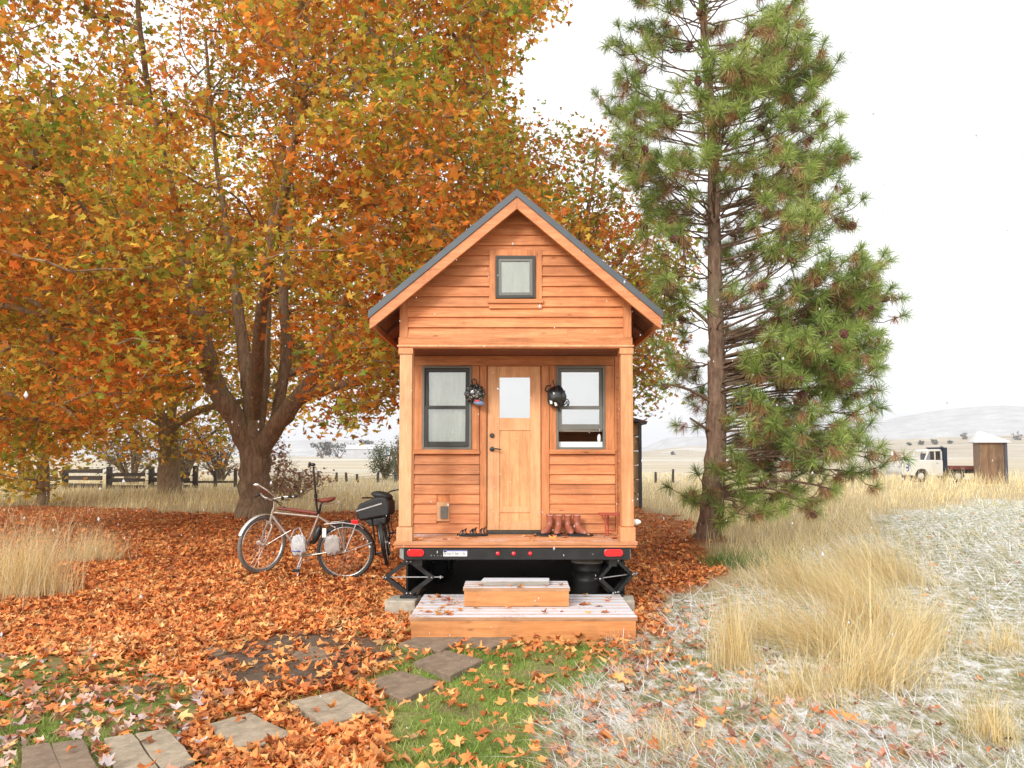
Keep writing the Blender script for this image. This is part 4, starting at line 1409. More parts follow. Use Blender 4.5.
put(gb, 'crumpled grey plastic bag hanging over the rear wheel of the champagne bicycle', 'bag')
q = MB(); c2 = WB(PB(327.5, 531, -.08)); q.box(c2.x - .028, c2.x + .022, c2.y - .004, c2.y + .004, c2.z - .06, c2.z + .055, None)
put(q.build('paper_tag', M['white_paint'], loc=tuple(c2), bevel=.003), 'small white tag hanging behind the seat tube of the champagne bicycle', 'tag')
q = MB()
q.ball(WB(PB(319, 534, .0)), (.045, .05, .13), 16, 12, M=Matrix.Rotation(R(20), 4, 'Y')); 
put(q.build('saddle_bag', M['black'], loc=tuple(WB(PB(319, 534))), smooth=True), 'black bag strapped behind the seat tube of the champagne bicycle', 'bag')


# second bicycle, seen from behind, half hidden by the house
def make_bike2():
    t = thing('bicycle', 'black bicycle seen from behind, leaning beside the left porch post', 'bicycle', (0, 0, 0), local=True)
    r = .345
    RY = Matrix.Rotation(R(90), 4, 'Z')      # wheel plane along Y
    wheel(t, (0, 0, r), r, RY, mtyre, 24); wheel(t, (0, 1.04, r), r, RY, mtyre, 24)
    q = MB()
    BB = Vector((0, .44, .29)); ST = Vector((0, .26, .74)); HT = Vector((0, .82, .80)); HB = Vector((0, .86, .66))
    for a, b_, rr in ((BB, ST, .016), (HT, HB, .019), (HB, BB, .018), (HT, ST, .015)): q.tube([a, b_], rr, 10)
    for s_ in (-1, 1):
        q.tube([BB, Vector((s_ * .06, 0, r))], .009, 8); q.tube([ST, Vector((s_ * .06, 0, r))], .008, 8)
        q.tube([HB, HB + Vector((s_ * .05, .02, -.04)), Vector((s_ * .055, 1.04, r))], .011, 8)
    q.build('frame', M['black'], t, smooth=True)
    q = MB(); q.tube([HT, Vector((0, .80, .93)), Vector((.10, .80, 1.0)), Vector((.2, .72, 1.03)), Vector((.31, .58, 1.04))], .012, 8); q.tube([Vector((0, .80, .93)), Vector((-.12, .80, .97)), Vector((-.26, .70, 1.0))], .012, 8); q.build('handlebar', M['black'], t, smooth=True)
    q = MB(); q.tube([ST, ST + Vector((0, -.03, .1))], .013, 8); q.build('seatpost', msilver, t, smooth=True)
    q = MB(); q.ball(ST + Vector((0, -.02, .13)), (.075, .13, .03), 16, 8); q.build('saddle', M['rubber'], t, smooth=True)
    q = MB(); n = 24; vs = []
    for i in range(n + 1):
        a = -.5 + 3.0 * i / n
        for dx, dr in ((-.03, .006), (-.018, .022), (.018, .022), (.03, .006)): vs.append((dx, -(r + dr) * math.cos(a), r + (r + dr) * math.sin(a)))
    q.add(vs, [(i * 4 + k, i * 4 + k + 1, (i + 1) * 4 + k + 1, (i + 1) * 4 + k) for i in range(n) for k in range(3)])
    q.build('mudguard', M['black'], t, smooth=True)
    q = MB()
    for s_ in (-1, 1):
        q.tube([Vector((s_ * .06, .2, .72)), Vector((s_ * .06, -.18, .72))], .006, 6); q.tube([Vector((s_ * .065, 0, r)), Vector((s_ * .06, -.12, .72))], .006, 6)
    q.tube([Vector((-.11, -.16, .72)), Vector((-.11, -.12, .42))], .012, 8)
    q.build('rear_rack', M['black'], t, smooth=True)
    q = MB(); q.tube([Vector((-.06, -.02, .66)), Vector((-.035, -.06, r))], .017, 8); q.build('rack_strut', M['zinc'], t, smooth=True)
    q = MB(); q.torus(BB + Vector((.05, 0, 0)), .08, .006, Matrix.Rotation(R(90), 4, 'Z'), 24, 6); q.tube([BB + Vector((.06, 0, 0)), BB + Vector((.075, -.1, .14))], .010, 8); q.box(.08, .17, BB.y - .14, BB.y - .06, BB.z + .13, BB.z + .155); q.tube([BB + Vector((-.06, 0, 0)), BB + Vector((-.075, .1, -.14))], .010, 8); q.box(-.17, -.08, BB.y + .06, BB.y + .14, BB.z - .155, BB.z - .13); q.build('crankset', M['black'], t, smooth=True)
    q = MB(); q.tube([Vector((.03, .7, .74)), Vector((.12, .5, .55)), Vector((.14, .3, .42)), Vector((.08, .05, .36))], .006, 6); q.tube([Vector((.03, .7, .9)), Vector((.16, .6, .75)), Vector((.12, .4, .55)), Vector((.03, .3, .5))], .005, 6); q.build('brake_cables', M['rubber'], t, smooth=True)
    return t


b2 = make_bike2()
Y2 = 11.6
b2.location = (X(388.5, Y2), Y2, 0.0)
b2.rotation_euler = (0, R(-9), R(7))
MM = Matrix.LocRotScale(b2.location, b2.rotation_euler, None)
c = MM @ Vector((-.02, -.05, .86))
t = thing('rack_bag', 'black zipped bag with a grey reflective strip strapped on the rack of the black bicycle', 'bag', tuple(c))
RT = Matrix.Translation(c) @ Matrix.Rotation(R(-14), 4, 'Y') @ Matrix.Rotation(R(-8), 4, 'Z')
mbag = plain('black nylon', (.02, .02, .02), .6, var=.4, scale=25, bmp=.4)
q = MB()
q.prism([(-.26, -.12), (.20, -.15), (.24, .02), (.2, .12), (.05, .15), (-.2, .11), (-.28, .02)], -.15, .15, 'Y', RT)
q.build('bag_body', mbag, t, bevel=.03, smooth=True)
q = MB(); q.prism([(-.26, .015), (.13, .035), (.13, .052), (-.26, .032)], -.158, -.1485, 'Y', RT); q.build('reflective_strip', plain('grey strip', (.5, .5, .48), .4), t)
q = MB(); q.prism([(-.2, -.13), (.14, -.155), (.1, -.26), (-.12, -.24)], -.12, .12, 'Y', RT); q.build('lower_pocket', mbag, t, bevel=.02)
q = MB(); q.ball(RT @ Vector((.12, -.02, .15)), (.16, .1, .06), 16, 10, M=Matrix.Rotation(R(10), 4, 'Y')); q.build('rolled_cover', mbag, t, smooth=True)

# ---------------------------------------------------------------- stepping stones
stones = [([(22, 757), (84, 749), (103, 790), (20, 800)], 'stone', 'dark brown stepping stone, leftmost along the bottom edge', 1),
          ([(105, 745), (166, 735), (196, 768), (120, 800)], 'stone_tan', 'tan split stepping stone at the bottom, second of the path from the left', 1),
          ([(203, 727), (250, 714), (292, 735), (245, 755)], 'stone_tan', 'tan stepping stone third of the path, with grass on its lower edge', 0),
          ([(290, 703), (340, 691), (377, 712), (325, 727)], 'stone_tan', 'grey tan stepping stone fourth of the path, near the bare dirt', 1),
          ([(366, 684), (400, 673), (442, 684), (402, 702)], 'stone', 'brown stepping stone fifth of the path from the left', 0),
          ([(414, 666), (445, 654), (484, 664), (450, 680)], 'stone', 'brown stepping stone next but one to the wide step', 0),
          ([(398, 648), (425, 637), (470, 640), (440, 655)], 'stone', 'brown stepping stone touching the left front corner of the wide step', 0),
          ([(462, 645), (480, 638), (515, 640), (492, 652)], 'stone', 'small brown stepping stone in front of the wide step, beside the grass tuft', 0),
          ([(160, 626), (185, 620), (205, 627), (180, 634)], 'stone_tan', 'small grey paver half buried in leaves, left one of the two flat ones', 0),
          ([(255, 622), (285, 616), (302, 623), (272, 630)], 'stone_tan', 'small grey paver half buried in leaves, near the bicycle kickstand', 0),
          ([(145, 656), (190, 647), (232, 656), (190, 668)], 'stone', 'flat dark paver among leaves at the left end of the bare dirt', 0),
          ([(278, 655), (315, 648), (345, 656), (310, 664)], 'stone', 'flat dark paver among leaves in the middle of the bare dirt', 0)]
STH = []
for pts, mt, lb, split in stones:
    W = [gp(a, b_) for a, b_ in pts]
    cx_ = sum(p.x for p in W) / 4; cy_ = sum(p.y for p in W) / 4
    hz = float(hgt(cx_, cy_)); hs = .036 if len(STH) < 8 else .02; STH.append(hs)
    def ring(W, k=5):
        out = []
        for i in range(4):
            a, b_ = W[i], W[(i + 1) % 4]
            for j in range(k):
                u = j / k
                p = a.lerp(b_, u)
                out.append((p.x + rnd.uniform(-.006, .006), p.y + rnd.uniform(-.006, .006)))
        return out
    q = MB()
    if split:
        m1 = W[0].lerp(W[1], .45); m2 = W[3].lerp(W[2], .55)
        e = (m2 - m1).normalized(); s_ = Vector((-e.y, e.x, 0)) * .003
        if (W[0] - m1).dot(s_) < 0: s_ = -s_
        q.prism(ring([W[0], m1 + s_, m2 + s_, W[3]]), hz - .02, hz + hs, 'Z'); q.prism(ring([m1 - s_, W[1], W[2], m2 - s_]), hz - .02, hz + hs - .003, 'Z')
    else:
        q.prism(ring(W), hz - .02, hz + hs, 'Z')
    put(q.build('stepping_stone', M[mt], loc=(cx_, cy_, hz), bevel=.006), lb, 'stepping stone', 'stepping stones leading to the house')
STONES = [np.array([[gp(a, b_).x, gp(a, b_).y] for a, b_ in s_[0]]) for s_ in stones[:8]]

# ---------------------------------------------------------------- scattering of leaf shapes
LEAF = np.array([(0, 0), (.36, -.04), (.25, .17), (.55, .40), (.36, .47), (.19, .50), (.17, .70), (0, .98), (-.17, .70), (-.19, .50), (-.36, .47), (-.55, .40), (-.25, .17), (-.36, -.04), (0, .33)])
LEAF_F = np.array([(14, i, (i + 1) % 14) for i in range(14)])
LEAFS = np.array([(0, 0), (.40, .05), (.50, .45), (.2, .55), (0, .98), (-.2, .55), (-.50, .45), (-.40, .05)])
LEAFS_F = np.array([(0, 1, 3), (1, 2, 3), (0, 3, 5), (3, 4, 5), (0, 5, 7), (5, 6, 7)])


def rotmats(n, tilt, rng_, face=None):
    """random yaw, and a tilt of the leaf normal away from up"""
    yaw = rng_.uniform(0, 2 * np.pi, n); az = rng_.uniform(0, 2 * np.pi, n); tl = tilt
    cz, sz = np.cos(yaw), np.sin(yaw)
    Rz = np.zeros((n, 3, 3)); Rz[:, 0, 0] = cz; Rz[:, 0, 1] = -sz; Rz[:, 1, 0] = sz; Rz[:, 1, 1] = cz; Rz[:, 2, 2] = 1
    ax = np.stack([np.cos(az), np.sin(az), np.zeros(n)], 1)
    K = np.zeros((n, 3, 3)); K[:, 0, 2] = ax[:, 1]; K[:, 1, 2] = -ax[:, 0]; K[:, 2, 0] = -ax[:, 1]; K[:, 2, 1] = ax[:, 0]
    s, c = np.sin(tl)[:, None, None], np.cos(tl)[:, None, None]
    Rt = np.eye(3)[None] + s * K + (1 - c) * (K @ K)
    return Rt @ Rz


def leaves_arrays(P, size, tilt, rng_, simple=False, fold=.25, curl=.3):
    T2 = LEAFS if simple else LEAF
    Fq = LEAFS_F if simple else LEAF_F
    n = len(P); k = len(T2)
    fo = rng_.uniform(-fold, fold * 1.6, n)[:, None]; cu = rng_.uniform(-curl, curl, n)[:, None]
    T = np.zeros((n, k, 3))
    wsq = rng_.uniform(.75, 1.1, n)[:, None]
    T[:, :, 0] = T2[None, :, 0] * wsq; T[:, :, 1] = T2[None, :, 1] - .4
    T[:, :, 2] = np.abs(T2[None, :, 0]) * fo + cu * (T2[None, :, 1] - .4) ** 2 * 1.6
    T += rng_.normal(0, 1, T.shape) * np.array([.045, .045, .03])
    T *= size[:, None, None]
    Rm = rotmats(n, tilt, rng_)
    V = np.einsum('nij,nkj->nki', Rm, T) + P[:, None, :]
    F = (Fq[None] + (np.arange(n) * k)[:, None, None]).reshape(-1, 3)
    return V.reshape(-1, 3), F


def inframe(P, m=140):
    px, py = project(P)
    return (px > -m) & (px < 1024 + m) & (py > -m) & (py < 768 + m) & (P[:, 1] > .5)


# ---------------------------------------------------------------- broadleaf trees
def grow(parts, nodes, clusters, root_z, k0=.0065):
    """link every leaf clump to the nearest limb or twig, thicker where more hangs on it"""
    pos = [Vector(p) for p, r in nodes]; par = [-1] * len(pos); fix = [r for p, r in nodes]
    C = [Vector(c) for c in clusters]
    P = np.array([tuple(p) for p in pos])
    base = P.mean(0)
    d0 = [min((c - p).length for p in pos) for c in C]
    order = sorted(range(len(C)), key=lambda i: d0[i])
    arr = np.zeros((len(pos) + 3 * len(C) + 5, 3)); arr[:len(pos)] = P; n = len(pos)
    cand = list(range(n))
    for i in order:
        c = np.array(C[i])
        dv = c - arr[:n]
        d = np.linalg.norm(dv, axis=1) + np.maximum(0, arr[:n, 2] - c[2] + .1) * .8
        j = int(np.argmin(d))
        a = pos[j]; b_ = C[i]
        ln = (b_ - a).length
        segs = 2 if ln > .5 else 1
        prev = j
        for s_ in range(1, segs + 1):
            t = s_ / segs
            q = a.lerp(b_, t)
            if s_ < segs: q += Vector((rnd.gauss(0, 1), rnd.gauss(0, 1), abs(rnd.gauss(0, 1)) + .3)) * ln * .09
            pos.append(q); par.append(prev); fix.append(None); arr[n] = q; prev = n; n += 1
    cnt = [1.0] * n
    for i in range(n - 1, -1, -1):
        if par[i] >= 0: cnt[par[i]] += cnt[i]
    mb = MB()
    for i in range(n):
        if par[i] < 0: continue
        r1 = k0 * cnt[i] ** .42; rp = fix[par[i]] if fix[par[i]] else k0 * cnt[par[i]] ** .42
        r0 = min(rp * .8, r1 * 1.25)
        mb.tube([pos[par[i]], pos[i]], [r0, r1], 5, False)
    return mb


def limb_nodes(pts, rads, step=.35):
    out = []
    for i in range(len(pts) - 1):
        a, b_ = Vector(pts[i]), Vector(pts[i + 1]); n = max(1, int((b_ - a).length / step))
        for k in range(n):
            t = k / n; out.append((a.lerp(b_, t), rads[i] * (1 - t) + rads[i + 1] * t))
    out.append((Vector(pts[-1]), rads[-1]))
    return out


def smooth_path(pts, rads, sub=4, wob=.03):
    P = [Vector(p) for p in pts]; out = []; rr = []
    for i in range(len(P) - 1):
        p0 = P[max(0, i - 1)]; p1 = P[i]; p2 = P[i + 1]; p3 = P[min(len(P) - 1, i + 2)]
        for k in range(sub):
            t = k / sub
            q = .5 * ((2 * p1) + (p2 - p0) * t + (2 * p0 - 5 * p1 + 4 * p2 - p3) * t * t + (3 * p1 - p0 - 3 * p2 + p3) * t ** 3)
            r_ = rads[i] * (1 - t) + rads[i + 1] * t
            if i or k: q += Vector((rnd.gauss(0, 1), rnd.gauss(0, 1), 0)) * r_ * wob * 3
            out.append(q); rr.append(r_ * rnd.uniform(.95, 1.06))
    out.append(P[-1]); rr.append(rads[-1])
    return out, rr


def maple(name, label, cat, base, limbs, clusters, per, size, spread, leafmat, barkmat, group, simple=False, flat=.7, seed=1, k0=.0065, nskip=0):
    r_ = np.random.default_rng(seed)
    t = thing(name, label, cat, tuple(base), group=group)
    mb = MB(); nodes = []
    for ii, (pts, rads) in enumerate(limbs):
        pp, rr = smooth_path(pts, rads)
        mb.tube(pp, rr, 14 if rads[0] > .15 else 8)
        if ii >= nskip: nodes += limb_nodes(pp, rr)
    tw = grow(None, nodes, clusters, 0, k0)
    mb.add(tw.v, tw.f)
    mb.build('trunk', barkmat, t, smooth=True)
    n = len(clusters) * per
    C = np.repeat(np.asarray(clusters), per, 0)
    off = np.clip(r_.normal(0, 1, (n, 3)), -1.7, 1.7) * np.array([spread, spread, spread * flat])
    P = C + off
    sz = size * r_.uniform(.65, 1.25, n)
    tilt = np.abs(r_.normal(.0, .75, n)) + .25
    V, F = leaves_arrays(P, sz, tilt, r_, simple)
    me = np_mesh('crown', V, F)
    link_mesh(me, 'crown', leafmat, t)
    return t


def ellipsoid_pts(r_, n, c, rad, shell=.45):
    d = r_.normal(0, 1, (n, 3)); d /= np.linalg.norm(d, axis=1)[:, None]
    u = r_.random(n); rr = (shell ** 3 + (1 - shell ** 3) * u) ** (1 / 3)
    return np.array(c)[None] + d * rr[:, None] * np.array(rad)[None]


def n3(P, s, o=0):
    return (vnoise(P[:, 0] + P[:, 1] * .31, P[:, 2], s, o) + vnoise(P[:, 1] - P[:, 0] * .2, P[:, 2] + 9, s, o + 3)) / 2


barkm = bark('maple bark', (0.13, 0.085, 0.05), (0.42, 0.30, 0.19))
barkp = bark('pine bark', (0.10, 0.06, 0.04), (0.34, 0.22, 0.15), (12, 12, 3))
ORG, RED, YEL, OLV, GRN, BRN = (.93, .36, .05), (.84, .23, .045), (.92, .61, .10), (.60, .52, .08), (.29, .40, .05), (.48, .20, .055)
leafA = foliage('autumn leaves orange', [(0.18, GRN), (0.36, OLV), (0.42, YEL), (0.46, OLV), (0.52, ORG), (0.63, BRN), (0.70, ORG), (0.86, RED)], .42, .60, .66, seed=3)
leafB = foliage('autumn leaves gold', [(0.2, GRN), (0.42, OLV), (0.54, YEL), (0.7, ORG), (0.9, BRN)], .4, .6, .45, seed=8)
leafC = foliage('autumn leaves rust and olive', [(0.2, GRN), (0.46, OLV), (0.60, BRN), (0.72, RED), (0.88, ORG)], .5, .5, .4, seed=14)
leafG = foliage('late green leaves', [(0.15, GRN), (0.4, OLV), (0.6, YEL), (0.8, ORG)], .5, .5, .45, seed=21)

# big maple
r_ = np.random.default_rng(21)
C = ellipsoid_pts(r_, 8600, (-5.3, 17.3, 7.6), (10.3, 8.2, 7.4), .50)
px, py = project(C)
bound = np.interp(py, [-400, 0, 30, 60, 100, 130, 200, 260, 400], [570, 535, 524, 508, 496, 505, 540, 575, 600]) + (vnoise(py, py * 0, .035, 9) - .5) * 30
low = np.interp(px, [-100, 0, 60, 100, 160, 200, 262, 310, 345, 400, 460, 560], [470, 465, 445, 420, 400, 385, 300, 400, 425, 405, 380, 330])
keep = (px < bound) & (py < low) & (C[:, 2] > 1.6) & inframe(C, 150)
win = ((px - 262) / 78) ** 2 + ((py - 375) / 105) ** 2 < 1
keep &= ~(win & (C[:, 1] < 21.5) & (r_.random(len(C)) < .96))
keep &= ~((px < 225) & (py < 100) & (r_.random(len(C)) < .72) & (((px - 80) / 170) ** 2 + ((py - 40) / 75) ** 2 < 1))
keep &= ~((((px - 235) / 25) ** 2 + ((py - 158) / 18) ** 2 < 1) | (((px - 125) / 35) ** 2 + ((py - 125) / 14) ** 2 < 1))
keep &= (n3(C, .75, 2) > .36) & (n3(C, 1.7, 12) > .30)
near = C[:, 1] < 10.8
keep &= ~near
C = C[keep]
C = C[:3350]; print('clusters', len(C))
A = at
tl = [([A(257, 530, 19), A(256, 505, 19), A(254, 480, 19), A(255, 455, 19), A(256, 436, 19)], [.52, .40, .36, .35, .36]),
      ([A(251, 452, 19), A(236, 420, 18.9), A(217, 388, 18.8), A(206, 355, 18.6), A(199, 318, 18.3), A(189, 278, 18), A(175, 200, 17.2), A(150, 100, 16)], [.25, .25, .23, .21, .18, .13, .07, .03]),
      ([A(256, 452, 19), A(254, 405, 19.1), A(246, 365, 19.3), A(239, 315, 19.5), A(228, 240, 19.8), A(215, 150, 20), A(205, 30, 20)], [.26, .22, .17, .13, .09, .05, .03]),
      ([A(257, 425, 19.2), A(261, 385, 19.4), A(264, 330, 19.6), A(268, 268, 19.8), A(276, 190, 19.8), A(292, 100, 19.5), A(300, 0, 19)], [.18, .18, .17, .13, .08, .05, .03]),
      ([A(260, 455, 18.9), A(274, 428, 18.7), A(295, 402, 18.4), A(316, 374, 18.1), A(329, 348, 17.8), A(347, 295, 17.3), A(372, 225, 16.8), A(405, 125, 16.2), A(420, 40, 16)], [.22, .22, .19, .15, .11, .09, .07, .05, .03]),
      ([A(297, 400, 18.4), A(328, 388, 18), A(368, 378, 17.6), A(418, 352, 17.3), A(465, 290, 17), A(490, 220, 17)], [.14, .13, .11, .09, .07, .04]),
      ([A(266, 445, 19.2), A(279, 405, 20), A(286, 345, 20.4), A(283, 290, 20.8), A(292, 220, 21)], [.16, .15, .14, .12, .06]),
      ([A(203, 345, 18.6), A(188, 338, 18), A(150, 338, 17), A(105, 330, 16), A(55, 322, 15)], [.09, .085, .08, .06, .03]),
      ([A(255, 420, 19), A(262, 310, 17), A(285, 190, 14.5), A(310, 70, 13)], [.15, .13, .1, .04]),
      ([A(214, 385, 18.8), A(160, 300, 16.5), A(95, 225, 14.5), A(30, 150, 13)], [.14, .12, .08, .04]),
      ([A(372, 225, 16.8), A(410, 230, 14.5), A(450, 210, 13)], [.06, .05, .03]),
      ([A(150, 100, 16), A(140, 30, 15), A(135, -40, 15)], [.06, .05, .03])]
maple('maple_tree', 'large spreading maple with orange and olive leaves, its forked trunk behind the champagne bicycle', 'tree', (A(257, 530, 19).x, 19, 0), tl, C, 46, .128, .34, leafA, barkm, 'autumn maples round the house', seed=5)

# maple further back on the left
r_ = np.random.default_rng(31)
C = ellipsoid_pts(r_, 2200, A(120, 290, 33), (10, 6.5, 7.8), .3)
px, py = project(C)
low = np.interp(px, [-100, 0, 60, 110, 150, 200, 240, 300, 340], [478, 478, 458, 446, 458, 462, 478, 470, 380])
keep = (py < low) & inframe(C, 60) & (px < 345) & (n3(C, .55, 5) > .34) & (py > 60)
C = C[keep][:1300]
x0 = A(169, 492, 33).x
tl = [([(x0, 33, -.1), A(169, 470, 33), A(168, 440, 33), A(166, 415, 33)], [.5, .42, .39, .34]),
      ([A(166, 420, 33), A(150, 370, 33), A(130, 300, 32.5), A(110, 220, 32)], [.3, .25, .17, .06]), ([A(167, 420, 33), A(178, 370, 33), A(195, 300, 33), A(210, 220, 33)], [.3, .24, .16, .06]),
      ([A(167, 430, 33), A(200, 410, 32), A(245, 400, 31.5), A(285, 380, 31)], [.2, .15, .1, .05]), ([A(166, 425, 33), A(120, 400, 32), A(70, 380, 31.5)], [.2, .14, .05])]
maple('maple_tree', 'golden maple with a straight thick trunk standing at the dark rail fence', 'tree', (x0, 33, 0), tl, C, 30, .21, .62, leafB, barkm, 'autumn maples round the house', simple=True, seed=6, k0=.009)

# leafy young maple at the left border
r_ = np.random.default_rng(41)
C = ellipsoid_pts(r_, 900, A(8, 340, 25), (4.6, 3.6, 5.2), .2)
px, py = project(C)
keep = (py < np.interp(px, [-100, 0, 40, 75, 120], [500, 492, 492, 430, 400])) & inframe(C, 90) & (n3(C, .8, 5) > .3)
C = C[keep][:420]
x0 = A(44, 496, 26).x
tl = [([(x0, 26, -.1), A(44, 470, 26), A(40, 430, 26), A(30, 360, 25.5), A(20, 260, 25), A(15, 180, 25)], [.2, .17, .15, .12, .08, .03]), ([A(40, 430, 26), A(10, 380, 25), A(-40, 330, 24)], [.1, .07, .03]), ([A(34, 380, 25.6), A(60, 320, 26), A(80, 260, 26)], [.08, .06, .03])]
maple('maple_tree', 'greener young maple with leaves hanging low at the left border of the yard', 'tree', (x0, 26, 0), tl, C, 40, .17, .5, leafG, barkm, 'autumn maples round the house', simple=True, seed=7)

# maple behind the house
r_ = np.random.default_rng(51)
C = ellipsoid_pts(r_, 2600, A(570, 285, 21), (4.2, 3.4, 4.9), .15)
px, py = project(C)
topb = np.interp(px, [440, 500, 520, 560, 585, 610, 640, 665, 690, 720], [100, 110, 112, 140, 128, 150, 185, 200, 240, 420])
rb = np.interp(py, [100, 150, 200, 260, 300, 350, 380, 420], [640, 650, 672, 684, 676, 668, 668, 640])
keep = (py > topb) & (px < rb) & (n3(C, 1.1, 8) > .36) & (py < 408)
C = C[keep][:640]
x0 = A(540, 500, 21).x
tl = [([(x0, 21, -.1), A(540, 440, 21), A(542, 380, 21), A(545, 320, 21)], [.26, .22, .19, .16]), ([A(545, 330, 21), A(530, 260, 21), A(515, 180, 21), A(512, 130, 21)], [.12, .09, .05, .02]), ([A(545, 330, 21), A(575, 260, 21), A(590, 200, 20.5), A(598, 150, 20.5)], [.12, .09, .05, .02]),
      ([A(542, 370, 21), A(600, 330, 20.5), A(650, 300, 20), A(672, 280, 20)], [.1, .08, .05, .02]), ([A(543, 350, 21), A(620, 260, 21.5), A(650, 220, 21.5)], [.1, .07, .03]), ([A(542, 380, 21), A(600, 380, 20.5), A(650, 365, 20)], [.08, .06, .03])]
maple('maple_tree', 'sparser rust and olive maple rising directly behind the house roof', 'tree', (x0, 21, 0), tl, C, 44, .13, .36, leafC, barkm, 'autumn maples round the house', seed=8)

# ---------------------------------------------------------------- ponderosa pine
YP = 13.8
tr = [(703, 562), (708, 535), (712, 500), (715, 450), (717, 400), (716, 340), (715, 280), (714, 220), (713, 150), (709, 90), (704, 30), (700, -40), (697, -110)]
trr = [.29, .225, .195, .178, .16, .142, .125, .108, .092, .08, .065, .05, .03]
tp = [at(a, b_, YP) for a, b_ in tr]
tp[0].z = -.05
t = thing('pine_tree', 'tall long-needled pine with rough trunk, tufted branches and dark cones, right of the house', 'tree', (tp[0].x, YP, 0))
pp, rr = smooth_path(tp, trr, 5, .02)
q = MB(); q.tube(pp, rr, 18); q.build('trunk', barkp, t, smooth=True)
zs = np.array([p.z for p in pp]); xsn = np.array([p.x for p in pp])
mpp = YP / FPX
r_ = np.random.default_rng(77)
zrow = np.array([EYE + (455 - y) * mpp for y in (545, 530, 505, 470, 420, 380, 340, 300, 250, 200, 150, 100, 50, 0, -60, -120)])
reachR = np.array([60, 110, 160, 176, 172, 176, 184, 180, 172, 140, 138, 124, 104, 96, 80, 30]) * mpp
reachL = np.array([10, 15, 22, 40, 48, 60, 52, 62, 70, 92, 102, 106, 104, 80, 70, 30]) * mpp
mb = MB(); tufts = []; tdir = []; dead = []; nbr = 0


def bez(a, b_, c_, t_): return a * (1 - t_) ** 2 + b_ * 2 * t_ * (1 - t_) + c_ * t_ * t_


for k in range(350):
    if 290 < k < 305: continue
    ze = rnd.uniform(.45, 12.2) if k < 262 else rnd.uniform(.6, 4.5)
    if k >= 305: ze = rnd.uniform(6.2, 11.5)
    az = rnd.uniform(0, 2 * math.pi)
    # favour the full side of the crown
    if rnd.random() < .36: az = rnd.gauss(-.1, .8)
    if k >= 262: az = rnd.gauss(-.15, .6)
    if k >= 305: az = rnd.gauss(3.3, .8) if k % 2 else rnd.uniform(-2.6, .6)
    cx_, sy_ = math.cos(az), math.sin(az)
    RRt = float(np.interp(ze, zrow, reachR)); RLt = float(np.interp(ze, zrow, reachL))
    rb_ = (RRt if cx_ > 0 else RLt)
    depthr = min(2.3, .45 + .75 * (RRt + RLt) / 2)
    if cx_ < 0 and ze < 4.5: depthr = min(depthr, 1.4)
    reach = 1 / math.sqrt((cx_ / rb_) ** 2 + (sy_ / depthr) ** 2) * (rnd.uniform(.76, .97) if (rnd.random() < .7 or k >= 262) else rnd.uniform(.4, .8))
    if ze < 1.3 and sy_ < -.3: reach *= .5
    # open window beside the trunk, low on both sides
    if cx_ < -.15 and 0 < ze < 5.2 and rnd.random() < .74: continue
    droop = (ze < 3.5)
    zs0 = max(.9, ze - reach * (.12 if droop else .42) + (.15 if droop else 0))
    zs0 = min(zs0, 12)
    x0 = float(np.interp(zs0, zs, xsn))
    a = Vector((x0, YP, zs0)); e = Vector((x0 + cx_ * reach, YP + sy_ * reach, ze))
    mid = a.lerp(e, .55) + Vector((0, 0, (-.14 if not droop else .10) * reach)) + Vector((rnd.gauss(0, .05), rnd.gauss(0, .05), 0))
    n = 9
    path = [bez(a, mid, e, i / n) + Vector((rnd.gauss(0, .012), rnd.gauss(0, .012), rnd.gauss(0, .012))) for i in range(n + 1)]
    r0 = .008 + .010 * reach / 1.5
    mb.tube(path, [r0 * (1 - .72 * i / n) for i in range(n + 1)], 6, False)
    nt_ = int(1 + reach * 2.3)
    for j in range(nt_ + 1):
        if j == nt_:
            q0 = path[-2]; q1 = path[-1]
        else:
            u = rnd.uniform(.42, .97)
            i = u * n; i0 = int(i); q0 = path[i0].lerp(path[min(n, i0 + 1)], i - i0)
            side = Vector((-sy_, cx_, 0)) * rnd.choice((-1, 1))
            dd = (Vector((cx_, sy_, 0)) * rnd.uniform(.2, 1) + side * rnd.uniform(.1, 1.0) + Vector((0, 0, rnd.uniform(-.15, .75))))
            ln = rnd.uniform(.25, .7)
            q1 = q0 + dd.normalized() * ln
            if q1.z < .35: q1.z = .35 + rnd.uniform(0, .2)
            m_ = q0.lerp(q1, .5) - Vector((0, 0, .12 * ln))
            mb.tube([q0, m_, q1], [.010, .008, .007], 5, False)
        px_, py_ = project(np.array([q1]))
        if -60 < py_[0] < 800:
            tufts.append(q1); d_ = (q1 - q0).normalized(); d_ = (d_ + Vector((0, 0, rnd.uniform(-.35, .7)))).normalized(); tdir.append(d_)
# named lower left tuft beside the trunk and the broken stub
for a_, m_, e_ in (((712, 505, 13.8), (702, 503, 13.4), (693, 502, 13.2)), ((716, 435, 13.8), (700, 425, 13.6), (690, 418, 13.5)), ((715, 405, 13.8), (690, 385, 13.5), (662, 384, 13.3)), ((715, 330, 13.8), (690, 300, 13.6), (655, 292, 13.4)),
                   ((716, 500, 13.8), (760, 475, 13.5), (800, 500, 13.2)), ((716, 490, 13.8), (770, 470, 13.3), (835, 490, 13.0))):
    P3 = [at(*a_), at(*m_), at(*e_)]
    q_ = [bez(P3[0], P3[1], P3[2], i / 6) for i in range(7)]
    mb.tube(q_, [.035 * (1 - .1 * i) for i in range(7)], 6, False)
    if a_[1] != 435: tufts.append(P3[2]); tdir.append((P3[2] - P3[1]).normalized() + Vector((0, 0, .5)))
mb.build('branches', barkp, t, smooth=True)
